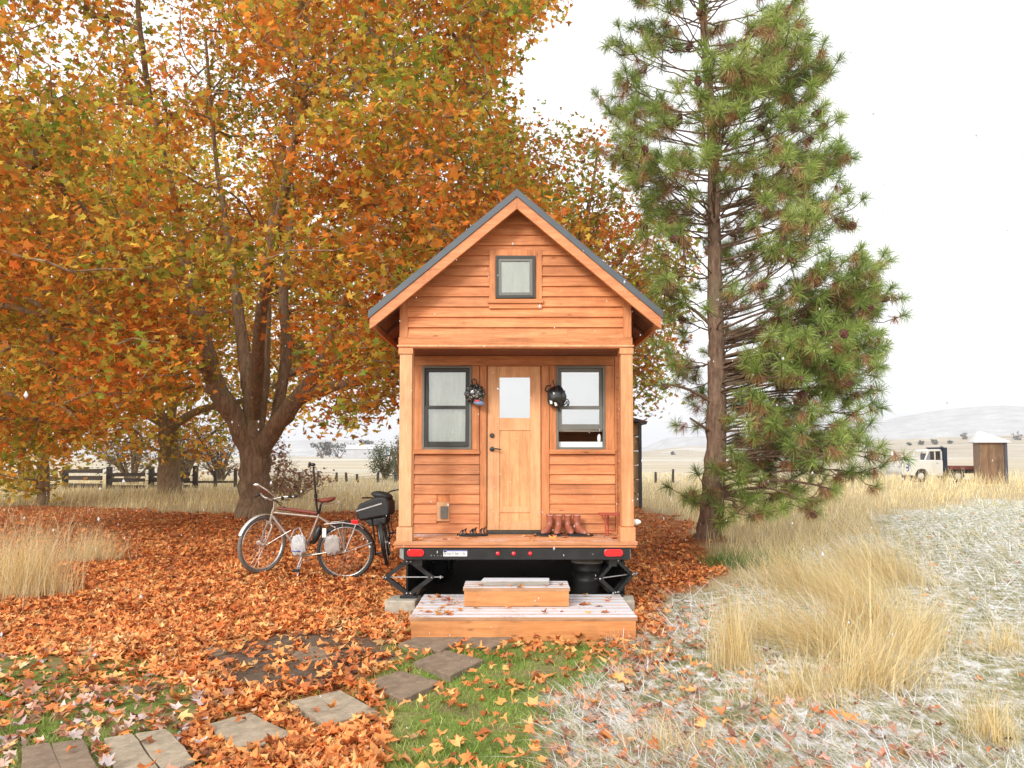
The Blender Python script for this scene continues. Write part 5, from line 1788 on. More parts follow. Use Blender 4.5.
T = np.array([tuple(p) for p in tufts]); D = np.array([tuple(d) for d in tdir]); D /= np.linalg.norm(D, axis=1)[:, None]
print('tufts', len(T))


def needles(T, D, per, ln, wd, spread, rg):
    n = len(T) * per
    B = np.repeat(T, per, 0); A_ = np.repeat(D, per, 0)
    rr = rg.normal(0, 1, (n, 3)); rr -= (rr * A_).sum(1)[:, None] * A_; rr /= np.linalg.norm(rr, axis=1)[:, None]
    an = rg.uniform(.15, spread, n)
    d = A_ * np.cos(an)[:, None] + rr * np.sin(an)[:, None]
    s_ = rg.uniform(-.09, .03, n)[:, None]
    base = B + A_ * s_
    l_ = ln * rg.uniform(.7, 1.1, n)[:, None]
    tip = base + d * l_
    tip[:, 2] -= .10 * l_[:, 0] * rg.uniform(0, 1, n)
    midp = base + d * l_ * .55; midp[:, 2] += .008
    w = np.cross(d, rg.normal(0, 1, (n, 3))); w /= np.linalg.norm(w, axis=1)[:, None]; w *= wd / 2
    V = np.stack([base - w * .6, base + w * .6, midp + w, tip, midp - w], 1).reshape(-1, 3)
    k = np.arange(n)[:, None] * 5
    F = np.concatenate([k + np.array([[0, 1, 2]]), k + np.array([[0, 2, 4]]), k + np.array([[4, 2, 3]])], 0)
    return V, F


pineG = foliage('pine needles', [(0.1, (.13, .20, .06)), (0.35, (.26, .37, .09)), (0.6, (.40, .50, .12)), (0.8, (.52, .58, .19)), (0.97, (.60, .54, .30))], .9, .55, .3, .45)
pineB = foliage('dead pine needles', [(0.2, (.40, .19, .08)), (0.5, (.55, .30, .14)), (0.8, (.62, .42, .22))], 1.2, .4, .3, .5)
V, F = needles(T, D, 115, .24, .0066, 2.1, r_)
link_mesh(np_mesh('crown', V, F), 'crown', pineG, t)
sel = r_.random(len(T)) < .50
Td = T[sel] - D[sel] * .16; Dd = D[sel] * .3; Dd[:, 2] -= .6; Dd += r_.normal(0, .25, Dd.shape); Dd /= np.linalg.norm(Dd, axis=1)[:, None]
V, F = needles(Td, Dd, 100, .22, .006, 1.3, r_)
link_mesh(np_mesh('dead_needles', V, F), 'dead_needles', pineB, t)
# cones
mcone = plain('cone scales', (.13, .045, .035), .7, var=.5, scale=60)
q = MB()
def scales(u): return 1 + .16 * math.sin(u.z * 26 + math.atan2(u.y, u.x) * 3)
q.ball((0, 0, 0), (.047, .047, .065), 18, 18, fn=scales)
cone0 = None
ci = r_.permutation(len(T))[:98]
for i in ci:
    p = Vector(T[i] - D[i] * .07) + Vector((rnd.uniform(-.04, .04), rnd.uniform(-.06, .0), -.02))
    if cone0 is None:
        cone0 = q.build('cone', mcone, None, smooth=True); o = cone0
    else:
        o = cone0.copy(); COL.objects.link(o)
    o.parent = t; o.location = p - BASE[t.name]
    o.rotation_euler = (rnd.uniform(0, 2), rnd.uniform(0, 2), rnd.uniform(0, 6)); s_ = rnd.uniform(1.0, 1.55); o.scale = (s_, s_, s_)

# ---------------------------------------------------------------- fallen leaves
r_ = np.random.default_rng(90)


def ground_samples(n, y0, y1, power=1.6, m=120, rg=r_):
    """points of the ground, denser near the camera"""
    u = rg.random(n)
    k = 1 - power
    Y = (y0 ** k + u * (y1 ** k - y0 ** k)) ** (1 / k) if abs(k) > 1e-6 else y0 * (y1 / y0) ** u
    xl = (-m - 512) / FPX * Y; xr = (1024 + m - 512) / FPX * Y
    return rg.uniform(0, 1, n) * (xr - xl) + xl, Y


def on_stone(x, y):
    o = np.zeros(x.shape, bool)
    for S in STONES:
        c_ = S.mean(0); o |= inside((S - c_) * 1.14 + c_, x, y)
    return o


def footprint(x, y, pad=0.0):
    h = (x > XL - .02 - pad) & (x < XR + .02 + pad) & (y > YF - pad) & (y < YB)
    s_ = (x > sx0 - pad) & (x < sx1 + pad) & (y > YS - pad) & (y < 8.15)
    return h | s_


x, y = ground_samples(230000, 3.0, 24, 1.0)
dL = zone('leaf', x, y, .3); dG = zone('grass', x, y, .25); dM = zone('mossy', x, y, .3); dD = zone('dirt', x, y, .2); dS = zone('snow', x, y, .3); dW = zone('dryl', x, y, .3)
p = np.zeros(len(x))
p[dL] = 1.0
p[dL & (x > 1.5)] = .55
for S in STONES:
    c_ = S.mean(0); p[inside((S - c_) * 1.5 + c_, x, y) & (fbm(x, y, 3.1, 72) > .5)] *= .3
p[dD] = .13
p[dG] = .045; p[dM] = np.where(fbm(x, y, 1.6, 71) > .42, .04, .16)[dM]; p[dW] = np.maximum(p[dW] * .5, .12)
leftsnow = dS & (x < 2.4) & (y < 9)
p[dS] = .003; p[leftsnow] = .035 * np.clip((2.6 - x[leftsnow]) / 2, .15, 1)
near_st = (x > -1.6) & (x < 1.4) & (y > 6.2) & (y < 7.0)
p[near_st] = np.maximum(p[near_st], .12)
p *= np.clip(.55 + 1.1 * (fbm(x, y, 1.6, 60) - .3), .35, 1.2)
p *= np.clip(y / 6.5, .55, 1.35)
st_ = on_stone(x, y)
p[st_] *= .02
p[footprint(x, y)] = 0
k = r_.random(len(x)) < p
x, y = x[k], y[k]
st_ = st_[k]
n = len(x); print('fallen', n)
z = hgt(x, y) + r_.uniform(.004, .05, n) * np.where(dG[k] | dS[k], 1.2, .9) + np.where(st_, .035, 0)
tilt = np.abs(r_.normal(.15, .30, n)); tilt[st_] = .08
V1, F1 = leaves_arrays(np.stack([x, y, z], 1), .082 * r_.uniform(.5, 1.25, n), tilt, r_, False, .4, 1.3)
# some on the steps and porch
ex = []
def drop(n_, x0, x1, y0, y1, z_):
    for _ in range(n_): ex.append((rnd.uniform(x0, x1), rnd.uniform(y0, y1), z_ + rnd.uniform(.004, .02)))
drop(26, sx0 + .03, ux0 - .05, YS + .05, 8.0, zt1); drop(12, sx0, sx1 - .1, YS + .02, YU - .05, zt1); drop(8, ux1, sx1 - .1, YS + .3, 8.0, zt1); drop(5, ux0, ux1, YU, YU + .15, zt2)
drop(10, xa + .1, wx(486), YF, YF + .35, ZD); drop(22, wx(520), xb - .1, YF, YF + .5, ZD)
ex = np.array(ex)
V2, F2 = leaves_arrays(ex, .085 * r_.uniform(.5, 1.1, len(ex)), np.abs(r_.normal(.15, .2, len(ex))), r_, False, .3, .6)
V = np.concatenate([V1, V2]); F = np.concatenate([F1, F2 + len(V1)])
fallm = foliage('fallen leaves', [(0.0, (.20, .08, .045)), (0.14, (.42, .15, .06)), (0.34, (.76, .22, .06)), (0.62, (.88, .36, .11)), (0.84, (.86, .48, .18)), (0.95, (.76, .52, .30)), (1.0, (.62, .54, .16))], .8, .30, .15, .6, snowy=.0, seed=2)
put(link_mesh(np_mesh('fallen_leaves', V, F), 'fallen_leaves', fallm), kind='stuff', label='orange and rust maple leaves fallen over the yard')
x, y = ground_samples(60000, 3.0, 12, 1.0)
p = np.where(zone('mossy', x, y, .5), .06, 0) + np.where(zone('snow', x, y, .3) & (x < 3.2), .10 * np.clip((3.4 - x) / 2.4, .1, 1), 0) + np.where(zone('leaf', x, y, .3) & (x < -1.6) & (y < 5.6), .10, 0)
p[footprint(x, y) | on_stone(x, y)] = 0
k = r_.random(len(x)) < p * .8
x, y = x[k], y[k]; n = len(x)
V, F = leaves_arrays(np.stack([x, y, hgt(x, y) + r_.uniform(.015, .05, n)], 1), .085 * r_.uniform(.5, 1.1, n), np.abs(r_.normal(.2, .3, n)), r_, False, .4, 1.3)
put(link_mesh(np_mesh('snowy_leaves', V, F), 'snowy_leaves', foliage('snow dusted leaves', [(0.1, (.22, .09, .06)), (0.4, (.50, .20, .12)), (0.7, (.66, .40, .28)), (0.95, (.60, .48, .40))], .8, .3, .15, .6, snowy=.30, snowmix=.35)), kind='stuff', label='frosted brown leaves lying on the grass')


# ---------------------------------------------------------------- grass blades
def blades(x, y, z, h, w, lean, az, curl, rg, seg=3):
    """lean: angle from vertical at the base, curl: extra bend to the tip"""
    n = len(x)
    pts = np.zeros((n, seg + 1, 3)); pts[:, 0] = np.stack([x, y, z], 1)
    a = lean.copy()
    for i in range(1, seg + 1):
        st = h / seg
        dx = np.sin(a) * np.cos(az); dy = np.sin(a) * np.sin(az); dz = np.cos(a)
        pts[:, i] = pts[:, i - 1] + np.stack([dx * st, dy * st, dz * st], 1)
        a = a + curl / seg
    ph = rg.uniform(0, np.pi, n)
    sd = np.stack([np.cos(ph), np.sin(ph), rg.uniform(-.3, .3, n)], 1)
    V = np.zeros((n, 2 * seg + 1, 3))
    for i in range(seg):
        ww = (w * (1 - .25 * i))[:, None] / 2
        V[:, 2 * i] = pts[:, i] - sd * ww; V[:, 2 * i + 1] = pts[:, i] + sd * ww
    V[:, 2 * seg] = pts[:, seg]
    F = []
    k = np.arange(n)[:, None] * (2 * seg + 1)
    for i in range(seg - 1):
        F.append(k + np.array([[2 * i, 2 * i + 1, 2 * i + 3]])); F.append(k + np.array([[2 * i, 2 * i + 3, 2 * i + 2]]))
    F.append(k + np.array([[2 * seg - 2, 2 * seg - 1, 2 * seg]]))
    return V.reshape(-1, 3), np.concatenate(F)


greenm = foliage('green grass', [(0.1, (.12, .24, .03)), (0.4, (.27, .44, .06)), (0.62, (.42, .52, .12)), (0.8, (.60, .54, .26)), (0.95, (.50, .36, .18))], 2.2, .5, .3, .6)
snowm = foliage('frosted grass', [(0.08, (.22, .26, .10)), (0.3, (.42, .38, .19)), (0.55, (.66, .56, .36)), (0.8, (.76, .69, .54)), (0.95, (.48, .26, .15))], 1.2, .45, .3, .7, snowy=.42)
strawm = foliage('dry straw', [(0.0, (.55, .38, .16)), (0.25, (.86, .66, .32)), (0.6, (.95, .80, .46)), (0.85, (.95, .88, .62)), (1, (.50, .33, .16))], .7, .2, .5, .6)

x, y = ground_samples(260000, 3.0, 9.5, 1.0)
g1 = zone('grass', x, y, .25); g2 = zone('mossy', x, y, .3)
tuft = (fbm(x, y, 2.6, 71) > .50)
near_stone = np.zeros(len(x), bool)
for S in STONES[:8]:
    c_ = S.mean(0); near_stone |= inside((S - c_) * 1.5 + c_, x, y)
p = np.where(g1, np.where(tuft, 1.2, .35), 0) + np.where(g2 & (fbm(x, y, 1.6, 71) > .42), .9, 0) + np.where(near_stone & (fbm(x, y, 3.1, 72) > .45), .8, 0)
ts = np.exp(-(((x - gp(460, 642).x) / .14) ** 2 + ((y - gp(460, 642).y) / .1) ** 2)) * 3 + np.exp(-(((x - gp(85, 583).x) / .5) ** 2 + ((y - gp(85, 583).y) / .3) ** 2)) * .35
p = p + ts
p[footprint(x, y) | on_stone(x, y)] = 0
k = r_.random(len(x)) < p * .62
x, y = x[k], y[k]; n = len(x)
h = r_.uniform(.025, .075, n) * np.where(ts[k] > .4, 1.9, 1)
V, F = blades(x, y, hgt(x, y) - .005, h, r_.uniform(.003, .006, n), r_.uniform(.1, 1.0, n), r_.uniform(0, 6.28, n), r_.uniform(.1, 1.2, n), r_)
put(link_mesh(np_mesh('green_grass', V, F), 'green_grass', greenm), kind='stuff', label='short green grass between the stepping stones and leaves')

x, y = ground_samples(210000, 3.0, 34, 1.15)
sn = zone('snow', x, y, .3)
p = np.where(sn, .45 + .9 * (fbm(x, y, 2.2, 80) - .4), 0)
p[footprint(x, y)] = 0
k = r_.random(len(x)) < p
x, y = x[k], y[k]; n = len(x)
h = r_.uniform(.06, .26, n) * np.clip(y / 7, .8, 1.5); az = r_.normal(2.6, 1.3, n)
V, F = blades(x, y, hgt(x, y) + .005, h, r_.uniform(.004, .009, n) * np.clip(y / 7, .8, 2), r_.uniform(.7, 1.5, n), az, r_.uniform(-.2, .6, n), r_)
n2 = 16000
x2, y2 = ground_samples(n2, 3.0, 16, 1.0); k2 = zone('snow', x2, y2, .3) & ~footprint(x2, y2) & (fbm(x2, y2, .9, 84) > .45)
x2, y2 = x2[k2], y2[k2]; n2 = len(x2)
V2, F2 = blades(x2, y2, hgt(x2, y2) + .02, r_.uniform(.18, .42, n2), r_.uniform(.003, .006, n2), r_.uniform(1.0, 1.5, n2), r_.normal(2.9, .7, n2), r_.uniform(-.1, .5, n2), r_)
F = np.concatenate([F, F2 + len(V)]); V = np.concatenate([V, V2])
put(link_mesh(np_mesh('frosted_grass', V, F), 'frosted_grass', snowm), kind='stuff', label='flattened pale grass with snow caught in it')

# standing dry grass: the band behind the yard, the left border, the field to the right
x, y = ground_samples(200000, 8.0, 70, 1.3)
b1 = zone('band', x, y, .1); b2 = zone('dryl', x, y, .15); b3 = zone('straw', x, y, .15); b4 = (y > 22) & ~b1
pxx, pyy = project(np.stack([x, y, np.zeros(len(x))], 1))
p = np.where(b1, .5, 0) + np.where(b2, .55, 0) + np.where(b3, .45, 0) + np.where(b4, .14, 0)
p *= np.clip(.25 + 1.6 * (fbm(x, y, .8, 90) - .25), .1, 1.3)
p[zone('leaf', x, y, .1)] *= .10
p[footprint(x, y)] = 0
k = r_.random(len(x)) < p
x, y = x[k], y[k]; n = len(x); pxx = pxx[k]
hh = np.where(b2[k] & (y < 15), r_.uniform(.3, .85, n), r_.uniform(.2, .52, n)) * np.clip(.5 + 1.1 * fbm(x, y, .5, 95), .5, 1.3)
hh = np.where(y > 30, hh * .75, hh); hh = np.where((y > 36) & (y < 44.4) & (x > 14), hh * 2.7, hh)
V, F = blades(x, y, hgt(x, y) - .01, hh, r_.uniform(.005, .011, n) * np.clip(y / 14, .8, 4), np.abs(r_.normal(.15, .25, n)), r_.normal(.6, 1.4, n), r_.uniform(.1, 1.0, n), r_)
put(link_mesh(np_mesh('dry_grass', V, F), 'dry_grass', strawm), kind='stuff', label='standing straw coloured grass behind and beside the yard')


def clump(label, centre, n, h, rad, lean, az, azs, curl, w=.006, seed=1, heads=0):
    rg = np.random.default_rng(seed)
    a = rg.uniform(0, 6.283, n); rr = rg.random(n) ** .9 * rg.uniform(.6, 1.5, n)
    x = centre[0] + np.cos(a) * rr * rad[0]; y = centre[1] + np.sin(a) * rr * rad[1]
    hh = h * rg.uniform(.15, 1.0, n) ** .9
    azz = rg.normal(az, azs, n)
    V, F = blades(x, y, hgt(x, y) - .01, hh, rg.uniform(.5, 1.2, n) * w * .85, np.abs(rg.normal(lean[0], lean[1] * 1.5, n)), azz, rg.normal(curl[0], curl[1], n), rg, 5)
    o = link_mesh(np_mesh('grass_clump', V, F), 'grass_clump', strawm, loc=(centre[0], centre[1], 0))
    put(o, label, 'grass clump', 'tall straw grass clumps')
    return o


def g2(px, py): p_ = gp(px, py); return (p_.x, p_.y)


clump('upright straw clump with thin tall stalks in front of the pine trunk', g2(735, 668), 563, 1.02, (.16, .14), (.10, .10), 1.8, 1.8, (.25, .3), .006, 1)
clump('tall golden straw clump, the widest one right of centre', g2(868, 690), 911, 1.15, (.42, .20), (.26, .24), .1, 1.1, (.75, .45), .006, 2)
clump('tall golden straw clump standing on the right side of the widest one', g2(915, 655), 651, 1.05, (.24, .22), (.30, .22), 0, 1.0, (.85, .45), .006, 3)
clump('straw clump bent over to the left in the middle of the snowy grass', g2(880, 640), 1627, 1.45, (.30, .16), (.55, .2), 3.3, .35, (.95, .3), .006, 4)
clump('flattened straw clump sweeping down left to the upright thin clump', g2(835, 655), 1193, 1.25, (.3, .15), (.8, .2), 3.35, .3, (.8, .25), .006, 5)
clump('leaning straw clump under the right boughs of the pine, the larger and farther', g2(885, 585), 1844, 1.7, (.7, .35), (.6, .25), 3.2, .5, (.9, .35), .007, 6)
clump('leaning straw clump beside the green tuft at the foot of the pine', g2(800, 590), 1410, 1.15, (.55, .3), (.55, .3), 3.0, .8, (.8, .4), .007, 7)
clump('low straw clump at the bottom of the snowy patch, right of the green grass', g2(672, 752), 455, .42, (.22, .14), (.6, .4), 2.6, 1.6, (.6, .5), .005, 8)
clump('small upright straw clump near the right border, lower one', g2(992, 742), 411, .55, (.15, .12), (.2, .2), 1.5, 2, (.3, .4), .005, 9)
clump('small straw clump on the snowy grass at the right, upper one', g2(1005, 655), 455, .5, (.3, .2), (.3, .2), 1.5, 2, (.4, .4), .006, 10)
clump('bleached tall straw clump at the left border of the yard', g2(22, 598), 2275, 1.25, (.5, .35), (.15, .15), 1, 1.8, (.4, .4), .007, 11)
clump('thinner bleached straw clump beside the tallest one at the left border', g2(88, 562), 1225, .8, (.5, .3), (.3, .25), .6, 1.2, (.5, .4), .007, 12)
clump('wide low fan of straw spreading between the upright clump and the bent clump', g2(780, 640), 1200, .85, (.5, .25), (.75, .3), 2.9, .9, (.7, .4), .006, 21)
clump('straw clump lying across the snowy grass just below the pine boughs', g2(845, 600), 1700, 1.2, (.7, .3), (.75, .25), 3.2, .4, (.8, .35), .006, 22)
clump('ragged straw clump in front of the widest one, at its lower left', g2(800, 705), 700, .6, (.35, .2), (.5, .35), 2.6, 1.2, (.7, .4), .006, 23)
# thin single stalks in the middle
clump('thin group of single tall stalks between the upright clump and the widest one', g2(868, 660), 64, 1.75, (.3, .2), (.10, .08), 1.2, 1.6, (.12, .15), .006, 13)
# green tuft at the pine's foot
rg = np.random.default_rng(5)
c_ = g2(752, 566); n = 900
a = rg.uniform(0, 6.283, n); rr = rg.random(n) ** .6
x = c_[0] + np.cos(a) * rr * .75; y = c_[1] + np.sin(a) * rr * .4
V, F = blades(x, y, hgt(x, y) - .01, rg.uniform(.15, .38, n), rg.uniform(.006, .012, n), np.abs(rg.normal(.3, .25, n)), rg.uniform(0, 6.28, n), rg.uniform(.2, 1.1, n), rg, 4)
put(link_mesh(np_mesh('green_plant', V, F), 'green_plant', foliage('green tuft', [(.1, (.05, .14, .03)), (.6, (.12, .26, .05)), (1, (.3, .4, .1))], 1.5, .3, .3, .6), loc=(c_[0], c_[1], 0)), 'low dark green leafy tuft at the foot of the pine', 'plant')

# ---------------------------------------------------------------- fences
mfence = wood('weathered dark fence', (.03, .022, .018), (.065, .048, .038), (.11, .085, .066), 'X', knots=False)
mfencez = wood('weathered dark post', (.03, .022, .018), (.065, .048, .038), (.11, .085, .066), 'Z', knots=False)
Y = 37.0
xl_, xr_ = X(22, Y), X(200, Y + 2)
t = thing('rail_fence', 'dark four-rail wooden fence running behind the left trees', 'fence', (X(110, Y), Y, 0))
posts = [22, 66, 110, 152, 196]
for i, px in enumerate(posts):
    x = X(px, Y + i * .5)
    q = MB(); q.box(x - .11, x + .11, Y + i * .5 - .1, Y + i * .5 + .1, -.1, Z(467, Y) + rnd.uniform(-.05, .06)); q.build('post', mfencez, t, bevel=.01)
for i in range(4):
    x0, x1 = X(posts[i], Y + i * .5), X(posts[i + 1], Y + (i + 1) * .5)
    for py in ((471, 478, 486, 494) if i < 2 else (475, 481, 488, 494)):
        zc_ = Z(py, Y); w_ = .095
        q = MB(); q.prism([(x0 + .0, zc_ - w_), (x1, zc_ - w_ + rnd.uniform(-.05, .05)), (x1, zc_ + w_), (x0, zc_ + w_ + rnd.uniform(-.03, .03))], Y + i * .5 - .16, Y + i * .5 - .12, 'Y'); q.build('rail', mfence, t)
# thinner posts right of the second trunk
t = thing('post_and_rail_fence', 'thin dark post fence with one rail, right of the golden maple trunk', 'fence', (X(190, 40), 40, 0))
for px in (183, 195, 216, 236):
    x = X(px, 40); q = MB(); q.box(x - .07, x + .07, 39.93, 40.07, -.1, Z(468 + rnd.uniform(-2, 3), 40)); q.build('post', mfencez, t)
q = MB(); q.box(X(183, 40), X(236, 40), 40.08, 40.13, Z(483, 40), Z(481, 40)); q.build('rail', mfence, t)


def wire_fence(label, pxs, Y0, Y1, ytop, base, wires=3):
    t = thing('wire_fence', label, 'fence', (X(base, (Y0 + Y1) / 2), (Y0 + Y1) / 2, 0))
    pts = []
    for i, px in enumerate(pxs):
        Y = Y0 + (Y1 - Y0) * i / (len(pxs) - 1)
        x = X(px, Y); h = Z(ytop, Y) + rnd.uniform(-.12, .12)
        q = MB(); q.tube([(x, Y, -.1), (x + rnd.uniform(-.05, .05), Y, h)], [.085, .07], 7); q.build('post', mfencez, t)
        pts.append((x, Y, h))
    q = MB()
    for w in range(wires):
        q.tube([(p[0], p[1] - .09, p[2] * (.92 - .27 * w)) for p in pts], .012, 4, False)
    q.build('wire', M['zinc'], t)


wire_fence('wire fence with dark posts across the field, between the bicycles', [300, 318, 337, 347, 358, 378, 396, 420], 48, 46, 473, 358)
wire_fence('two dark posts with a brace in the field, between the house and the pine', [655.5, 672.5], 46, 46, 470, 664, 1)
q = MB()

# ---------------------------------------------------------------- straw shed right behind the house
Yh = 24.0
t = thing('hay_shed', 'dark roofed hay shed mostly hidden behind the right porch post', 'shed', (X(610, Yh), Yh + 1.5, 0))
xr2, xl2 = X(641.5, Yh), X(560, Yh)
mhay = wood('baled straw', (.42, .28, .12), (.66, .48, .24), (.80, .64, .36), 'Z', knots=False)
mdark = wood('shed timber', (.035, .035, .05), (.07, .07, .09), (.12, .11, .12), 'Z', knots=False)
k = 0
zt = Z(431, Yh)
z = 0.0
while z < zt:
    for i in range(3):
        q = MB()
        r0 = rnd.uniform(-.03, .05)
        q.box(xl2 + i * (xr2 - .04 - xl2) / 3, xl2 + (i + 1) * (xr2 - .04 - xl2) / 3 - .005 + (min(0, r0) if i == 2 else -.015), Yh + .05 + rnd.uniform(0, .06), Yh + 3, z + .01, z + .42)
        q.build('straw_bale', mhay, t, bevel=.04)
    z += .43
for xx in (xl2, xr2):
    q = MB(); q.box(xx - .09, xx, Yh - .05, Yh + .04, 0, Z(424, Yh)); q.build('shed_post', mdark, t)
q = MB(); q.prism([(xr2 + .12, Z(424.5, Yh)), (xl2 - .3, Z(400, Yh)), (xl2 - .3, Z(397, Yh)), (xr2 + .16, Z(421.5, Yh))], Yh - .2, Yh + 3.3); q.build('shed_roof', mdark, t)

# ---------------------------------------------------------------- small timber hut
Ys = 44.5
sx = lambda p: X(p, Ys)
t = thing('timber_hut', 'small brown board hut with a snowy hipped roof at the right edge of the field', 'shed', (sx(990), Ys + 1, 0))
mboard = wood('hut boards', (.10, .055, .03), (.22, .13, .07), (.34, .21, .12), 'Z', knots=False)
ztw = Z(441.5, Ys)
q = MB()
n = 12
for k in range(n):
    a = sx(980) + (sx(1004) - sx(980)) * k / n; b_ = sx(980) + (sx(1004) - sx(980)) * (k + 1) / n
    q.box(a + .006, b_ - .006, Ys + rnd.uniform(0, .015), Ys + .05, 0, ztw)
q.build('front_wall', mboard, t)
q = MB(); q.prism([(X(973, Ys + 1.5), Ys + 1.5), (sx(980), Ys + .01), (sx(1004), Ys + .06), (X(1000, Ys + 1.7), Ys + 1.7)], 0, ztw - .01, 'Z'); q.build('side_wall', mboard, t)
q = MB(); q.box(sx(1004), sx(1007), Ys - .04, Ys + .1, 0, ztw); q.build('corner_post', mdark, t)
za = Z(433, Ys)
q = MB(); cxr = sx(990)
XA, XB, XC, XD = X(974, Ys - .2), X(1011, Ys - .2), X(1006, Ys + 1.9), X(968.5, Ys + 1.9)
q.add([(XA, Ys - .2, ztw), (XB, Ys - .2, ztw), (XC, Ys + 1.9, ztw), (XD, Ys + 1.9, ztw), (cxr - .25, Ys + .8, za + .1), (cxr + .1, Ys + .8, za + .1),
       (XA, Ys - .2, ztw - .06), (XB, Ys - .2, ztw - .06), (XC, Ys + 1.9, ztw - .06), (XD, Ys + 1.9, ztw - .06)],
      [(0, 1, 5, 4), (1, 2, 5), (2, 3, 4, 5), (3, 0, 4), (6, 7, 1, 0), (7, 8, 2, 1), (8, 9, 3, 2), (9, 6, 0, 3), (9, 8, 7, 6)])
q.build('hut_roof', plain('snow on roof', (.62, .62, .63), .8, var=.12, scale=3), t)

# ---------------------------------------------------------------- old flatbed truck, facing left
Yt = 47.0
mwhite = plain('old white car paint', (.60, .59, .54), .35, var=.08, scale=2, coat=.3)
tx = X(902, Yt)
t = thing('flatbed_truck', 'old white flatbed truck parked in the dry grass beside the timber hut', 'truck', (tx + 1.4, Yt + .9, 0))
W0, W1 = Yt, Yt + 1.75
def TP(px, py): return (X(px, Yt), Z(py, Yt))
body = [TP(901.5, 475), TP(901, 466), TP(903, 462), TP(912, 460.8), TP(922, 460), TP(925, 460), TP(929, 451.5), TP(931, 449.3), TP(941, 448.7), TP(942.8, 451), TP(943, 476), TP(928, 476), TP(927, 472), TP(924.5, 469.5), TP(921, 469), TP(917.5, 470), TP(915.5, 473), TP(915, 476)]
q = MB(); q.prism(body[:5] + [TP(925, 459.9)] + [TP(943, 460), TP(943, 476), TP(928, 476), TP(927, 472), TP(924.5, 469.5), TP(921, 469), TP(917.5, 470), TP(915.5, 473), TP(915, 476)], W0, W1); q.build('truck_body', mwhite, t, bevel=.05, smooth=True)
q = MB()
q.prism([TP(929.5, 449.5), TP(941.5, 449), TP(943, 451.2), TP(928.3, 451.5)], W0 + .12, W1 - .12)
for a, b_ in ((925, 928.6), (935.2, 936.4), (941.5, 943)):
    q.prism([TP(a, 459.85), TP(b_ if a != 925 else 926.6, 459.85), TP(b_ + (1.6 if a == 925 else 0), 451.4), TP(a + (3.4 if a == 925 else 0), 451.4)], W0 + .1, W0 + .16)
    q.prism([TP(a, 459.85), TP(b_ if a != 925 else 926.6, 459.85), TP(b_ + (1.6 if a == 925 else 0), 451.4), TP(a + (3.4 if a == 925 else 0), 451.4)], W1 - .16, W1 - .1)
cabo = q.build('cab_roof', mwhite, t, bevel=.02)
q = MB(); q.prism([TP(926.8, 459.8), TP(941.6, 459.8), TP(941.4, 451.5), TP(929.4, 451.5)], W0 + .165, W0 + .175); q.build('side_window', M['glass'], cabo)
q = MB(); q.box(X(931, Yt), X(939, Yt), W0 + .5, W1 - .5, Z(461, Yt), Z(453.5, Yt)); q.build('bench_seat', mdark, t)
q = MB(); q.box(X(936, Yt), X(938, Yt), W0 - .02, W0 - .002, Z(463.5, Yt), Z(462.7, Yt)); q.build('door_handle', M['steel'], t)
for px, nm in ((921, 'front'), (958, 'rear')):
    for yy in (W0 + .12, W1 - .12):
        c = Vector((X(px, Yt), yy, .37)); MM = Matrix.Translation(c) @ Matrix.Rotation(R(90), 4, 'X')
        q = MB(); q.lathe([(.2, -.1), (.33, -.1), (.37, -.06), (.37, .06), (.33, .1), (.2, .1)], 28, MM, closed=True); w_ = q.build('wheel', M['rubber'], t, smooth=True)
        q = MB(); q.lathe([(0, .06), (.12, .08), (.2, .03), (.21, -.05), (0, -.05)], 20, MM); q.build('rim', mwhite, w_, smooth=True)
q = MB(); q.lathe([(0, .05), (.07, .04), (.1, 0)], 16, Matrix.Translation((X(901.2, Yt), W0 + .25, Z(466.5, Yt))) @ Matrix.Rotation(R(-90), 4, 'Y')); q.lathe([(0, .05), (.07, .04), (.1, 0)], 16, Matrix.Translation((X(901.2, Yt), W1 - .25, Z(466.5, Yt))) @ Matrix.Rotation(R(-90), 4, 'Y')); q.build('headlight', M['steel'], t, smooth=True)
q = MB(); q.box(X(901, Yt) - .14, X(901, Yt) - .02, W0 + .02, W1 - .02, Z(475, Yt), Z(472, Yt)); q.build('bumper', M['steel'], t)
# round blue badge-like figure on the wing
q = MB(); q.torus((X(906.5, Yt), W0 - .012, Z(466, Yt)), .11, .03, n=16, m=6, a0=-2.2, a1=1.6); q.torus((X(906.5, Yt), W0 - .012, Z(469, Yt)), .11, .03, n=16, m=6, a0=-1.6, a1=2.0); q.build('wing_number', M['blue'], t)
mnavy = plain('navy headboard', (.014, .020, .042), .5)
q = MB(); q.box(X(943.6, Yt), X(946.6, Yt), W0 - .05, W1 + .05, Z(471, Yt), Z(447.5, Yt)); q.box(X(940.5, Yt), X(943.5, Yt), W0 + .1, W1 - .1, Z(448.4, Yt), Z(447.2, Yt)); q.build('headboard', mnavy, t)
mbed = plain('rusty bed', (.16, .045, .03), .7, var=.3)
q = MB(); q.box(X(947, Yt), X(980, Yt), W0 - .1, W1 + .1, Z(469.5, Yt), Z(466, Yt))
q.build('flatbed', mbed, t)
q = MB(); q.box(X(944, Yt), X(976, Yt), W0 + .3, W0 + .45, Z(473.5, Yt), Z(469.6, Yt)); q.box(X(944, Yt), X(976, Yt), W1 - .45, W1 - .3, Z(473.5, Yt), Z(469.6, Yt)); q.build('frame_rail', mdark, t)

